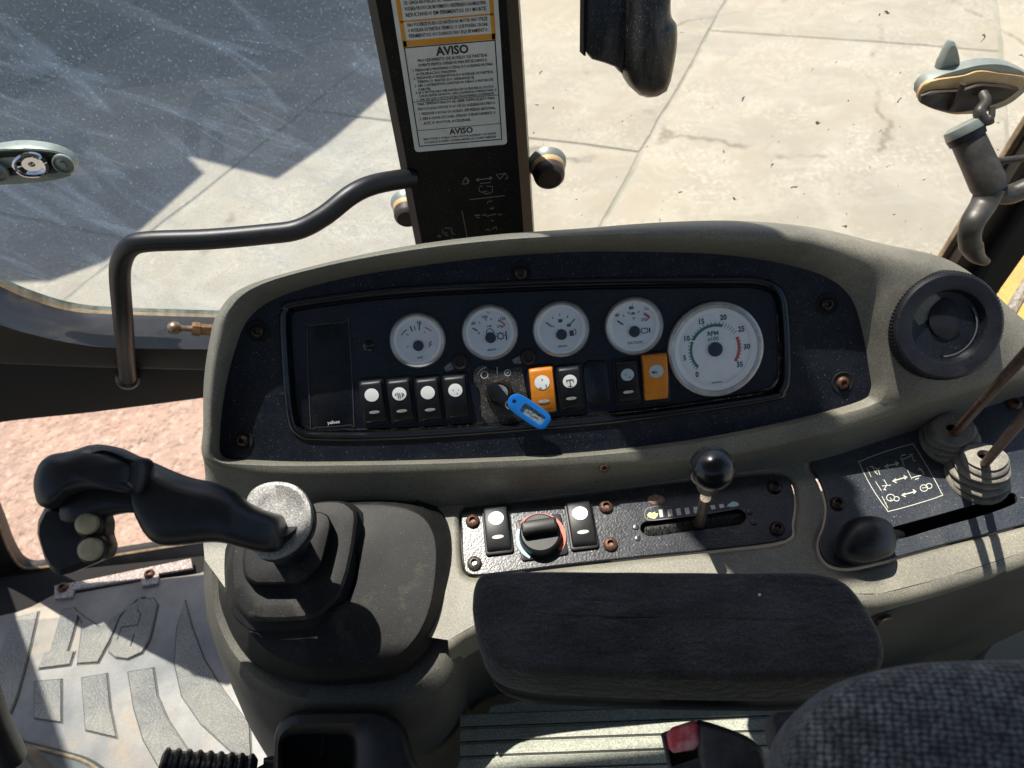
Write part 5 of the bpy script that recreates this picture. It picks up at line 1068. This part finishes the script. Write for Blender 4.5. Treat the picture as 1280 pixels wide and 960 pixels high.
def wrinkle(a, b):
    n1 = noise.noise(V((a * 16, b * 85, 1.5))); n2 = noise.noise(V((a * 30 + 5, b * 150, 4.5))); m_ = max(0, noise.noise(V((a * 9, b * 12, 9))) + .25)
    return (max(0, .25 - abs(n1)) * -.009 + max(0, .18 - abs(n2)) * -.004) * m_
for i_ in range(1, 27):
    k = 1 - i_ / 27; zz = .0008 + .0052 * math.sin((1 - k) * math.pi / 2)
    fade = min(1, i_ / 4)
    rg.append([c + u_ * a + v_ * b + V((0, 0, zz + wrinkle(a, b) * fade + noise.noise(V((a * 10, b * 18, 0))) * .0015 * fade)) for a, b in [(q_[0] * (1 - (1 - k) * .30), q_[1] * k) for q_ in lastq]])
obj('pad', loft(rg, True, False, True), FAB, ar, ang=70)
rg = [a3(offset(A2d, -.012), -.085), a3(offset(A2d, -.008), -.083), a3(offset(A2d, -.004), -.076), a3(offset(A2d, -.002), -.056), a3(offset(A2d, -.006), -.050)]
obj('base', loft(rg, True, True, False), BLK, ar, ang=60)
obj('lint', lathe([(.0014, 0), (.0012, .001), (0, .0013)], 7, Matrix.Translation(AP.at(948, 748) + V((0, 0, .0055)))), WHT, ar)

# ================================================================= SEAT AND BUCKLE
SP = Plane(CAM + ray(1180, 940) * .52, (-.15, -.25, .95))
so_ = [(966, 1000), (969, 950), (980, 915), (1003, 882), (1040, 853), (1090, 834), (1150, 823), (1220, 819), (1300, 818), (1420, 825), (1560, 860), (1620, 960), (1600, 1120), (1480, 1260), (1280, 1320), (1100, 1280), (1000, 1140)]
st = thing('seat', 'driver seat cushion in dark knitted grey cloth at the lower right', 'seat', SP.at(1280, 1050, -.1))
O = polar(so_, 120, (1290, 1060)); cc = SP.at(1290, 1060)
rows = [(.90, -.16), (.97, -.11), (1.0, -.06), (1.0, -.03), (.985, -.010), (.95, .008), (.88, .022), (.78, .032), (.65, .040), (.5, .045), (.32, .048), (.15, .049), (.02, .049)]
vsr = [[cc + (SP.at(p.x, p.y) - cc) * s + SP.n * h for p in O] for s, h in rows]
sg = loft(vsr, True, False, True)
so2 = obj('cushion', sg, SEATM, st, ang=80)
me = so2.data; uv = me.uv_layers.new(name='UVMap'); Wt = WM[so2]
for lpo in me.loops:
    p = Wt @ me.vertices[lpo.vertex_index].co; q_ = p - cc; hh = q_.dot(SP.n)
    a = V((q_.dot(SP.ex), q_.dot(SP.ey))); rad = a.length or 1e-6; a = a / rad * (rad + max(0, .0 - hh) * 1.0); uv.data[lpo.index].uv = (a.x, a.y)
obj('side_bolster', pillow([(964, 892), (975, 888), (1010, 888), (1020, 900), (1000, 930), (975, 935), (968, 915)], Plane(SP.at(985, 905, -.06), SP.n), [(1, -.06), (1, -.005), (.9, .0), (.05, .003)], 24), FAB, st)
bk = thing('seat_belt_buckle', 'black seat belt buckle with a faded red release button by the seat', 'buckle', CAM + ray(890, 940) * .72)
BP = Plane(CAM + ray(890, 935) * .70, (-.2, -.35, .9))
obj('housing', pillow([(872, 902), (885, 903), (920, 915), (940, 925), (955, 942), (962, 975), (960, 1010), (900, 1010), (880, 975), (872, 945)], BP, [(.95, -.03), (1, -.01), (1.0, .0), (.95, .006), (.8, .009), (.02, .010)], 48, c=(915, 955)), BUCK, bk, ang=50)
obj('button_frame', slab(BP.ats([(826, 918), (829, 916), (873, 901), (884, 960), (840, 968), (835, 958)], 0), BP.n, -.02, .004, .002, [BP.ats([(832, 920), (873, 905), (879, 945), (840, 958)], 0)]), BUCK, bk, False)
obj('release_button', slab(BP.ats([(833, 918), (839, 910), (866, 901), (873, 904), (876, 930), (868, 937), (842, 941), (836, 935)], 0), BP.n, -.015, .008, .004), REDB, bk, True, 50)
obj('tongue_slot', fill(BP.ats([(832, 920), (873, 905), (880, 946), (840, 959)], -.012)), mat('brown slot', (.06, .045, .03), .6), bk, False)

# ================================================================= FLOOR MATS
fm = thing('floor_mat', 'grey rubber floor mat with raised lettering and stippled pads left of the tower', 'floor mat', FLOOR.at(150, 850))
mo = [(20, 765), (70, 742), (95, 741), (178, 726), (250, 716), (300, 700), (420, 760), (560, 900), (620, 1100), (300, 1100), (200, 1040), (150, 975), (100, 950), (30, 926), (-60, 905), (-160, 890), (-120, 800)]
obj('mat_sheet', slab(FLOOR.ats(spline(mo, 4)), (0, 0, 1), -.01, 0, .002), MAT_, fm, True, 30)
pads = [
 ([(16, 774), (48, 766), (38, 810), (22, 870), (14, 891), (-6, 890), (-16, 884), (-2, 830)], 'pad'),
 ([(79, 763), (94, 761), (98, 769), (91, 795), (85, 815), (93, 815), (88, 831), (49, 836), (56, 818), (64, 815)], 'letter_t'),
 ([(98, 830), (104, 779), (94, 763), (125, 785), (150, 768), (172, 748), (180, 747), (151, 770), (138, 800), (123, 828)], 'letter_a'),
 ([(172, 750), (192, 749), (197, 756), (193, 776), (187, 800), (178, 816), (160, 824), (145, 822), (137, 815), (141, 800), (152, 772), (162, 760)], 'letter_c'),
 ([(44, 853), (77, 850), (77, 903), (44, 898)], 'pad'), ([(103, 848), (134, 843), (138, 885), (146, 922), (108, 913)], 'pad'),
 ([(161, 841), (192, 836), (197, 870), (210, 900), (236, 940), (222, 962), (200, 960), (180, 925), (168, 885)], 'pad'),
 ([(222, 785), (232, 752), (240, 785), (255, 825), (280, 865), (312, 908), (314, 950), (290, 940), (252, 905), (228, 870), (219, 830)], 'pad')]
GRV = mat('dark groove rubber', (.03, .03, .03), .7)
for p, nm in pads:
    obj(nm, slab(FLOOR.ats(p), (0, 0, 1), .0, .0045, .0012), PAD, fm, False)
    obj('groove', pstroke(FLOOR, offset(p, 1.2), 1.0, .0008, True), GRV, fm, False)
obj('groove', join(pstroke(FLOOR, [(172, 762), (176, 768), (172, 781), (152, 784)], 1.4, .0049), pstroke(FLOOR, [(168, 792), (163, 808)], 1.4, .0049), pstroke(FLOOR, [(152, 784), (146, 800)], 1.0, .0049)), GRV, fm, False)
for a in ((79, 735), (187, 718)): screw(a[0], a[1], FLOOR, ts, 'rust', .007, 1.5)
# curved dark sill moulding at the lower left
sm_ = [(-40, 905), (0, 918), (25, 925), (80, 938), (120, 952), (160, 985)]
sill = thing('floor_sill', 'dark green curved floor sill beyond the mat at the lower left corner', 'sill', FLOOR.at(60, 950))
A1 = [FLOOR.at(p.x, p.y, .004) for p in spline(sm_, 5, False)]
obj('sill_panel', loft([A1, [p + V((-.006, -.012, .006)) for p in A1], [p + V((-.02, -.05, -.004)) for p in A1], [p + V((-.05, -.3, -.03)) for p in A1]], False), mat('dark green grey sill', (.07, .085, .08), .3, bump=.2), sill)
obj('trim_line', tube([p + V((-.004, -.006, .006)) for p in A1], .003, 6), SEAL, sill)
# pedal lever at the left edge
pd = thing('floor_lever', 'black steel lever standing in the lower left corner', 'lever', FLOOR.at(30, 960))
obj('lever_bar', tube([CAM + ray(-26, 840) * .95, CAM + ray(-6, 900) * 1.05, CAM + ray(14, 945) * 1.15], [.013, .014, .016], 14), BLK, pd)
obj('lever_foot', pillow([(-10, 945), (5, 938), (25, 938), (42, 955), (55, 975), (40, 1000), (-10, 990)], Plane(CAM + ray(20, 960) * 1.2, (0, -.4, .9)), [(1, -.03), (1, -.004), (.9, .002), (.1, .004)], 24), BLK, pd)
# corrugated adjuster at the bottom edge
cg = thing('corrugated_sleeve', 'glossy black corrugated sleeve and bracket at the bottom edge', 'sleeve', CAM + ray(260, 960) * 1.0)
s0, s1 = CAM + ray(198, 964) * .98, CAM + ray(318, 972) * .98; nn_ = 36
obj('sleeve', tube([s0.lerp(s1, i / nn_) for i in range(nn_ + 1)], [.018] + [.022 + (.0018 if i % 4 < 2 else -.0008) for i in range(nn_ - 1)] + [.018], 24), BLKG, cg, ang=30)
obj('bracket', slab(Plane(s1, (-.1, -.4, .9)).ats([(330, 946), (410, 957), (470, 962), (470, 1000), (328, 1000)]), (-.1, -.4, .9), -.02, .006, .003), BLK, cg, False)
obj('pin', tube([s1, CAM + ray(335, 962) * .98], .008, 12), BLK, cg)
# ribbed mat on the seat platform
rm = thing('ribbed_mat', 'grey green ribbed rubber mat on the seat platform below the armrest', 'floor mat', (.2, .3, .44))
RP = Plane((0, 0, .40), (0, 0, 1))
obj('mat_sheet', slab(RP.ats([(560, 990), (585, 920), (612, 880), (720, 860), (1000, 858), (1300, 900), (1300, 1150), (560, 1150)]), (0, 0, 1), -.03, 0, .004), RIBM, rm, False)
for i in range(9):
    y0 = 884 + i * 18.5 if i else 884
    a, b = (575, y0 + 14), (1010, y0 - 2)
    obj('rib', loft([[RP.at(a[0], a[1] - 5, 0), RP.at(b[0], b[1] - 5, 0)], [RP.at(a[0], a[1] - 4, .0018), RP.at(b[0], b[1] - 4, .0018)], [RP.at(a[0], a[1] + 9, .0018), RP.at(b[0], b[1] + 9, .0018)], [RP.at(a[0], a[1] + 10, 0), RP.at(b[0], b[1] + 10, 0)]], False), RIBM, rm, False)
    obj('groove', pstroke(RP, [(a[0], a[1] + 11), (b[0], b[1] + 11)], 1.4, .0008), GRV, rm, False)
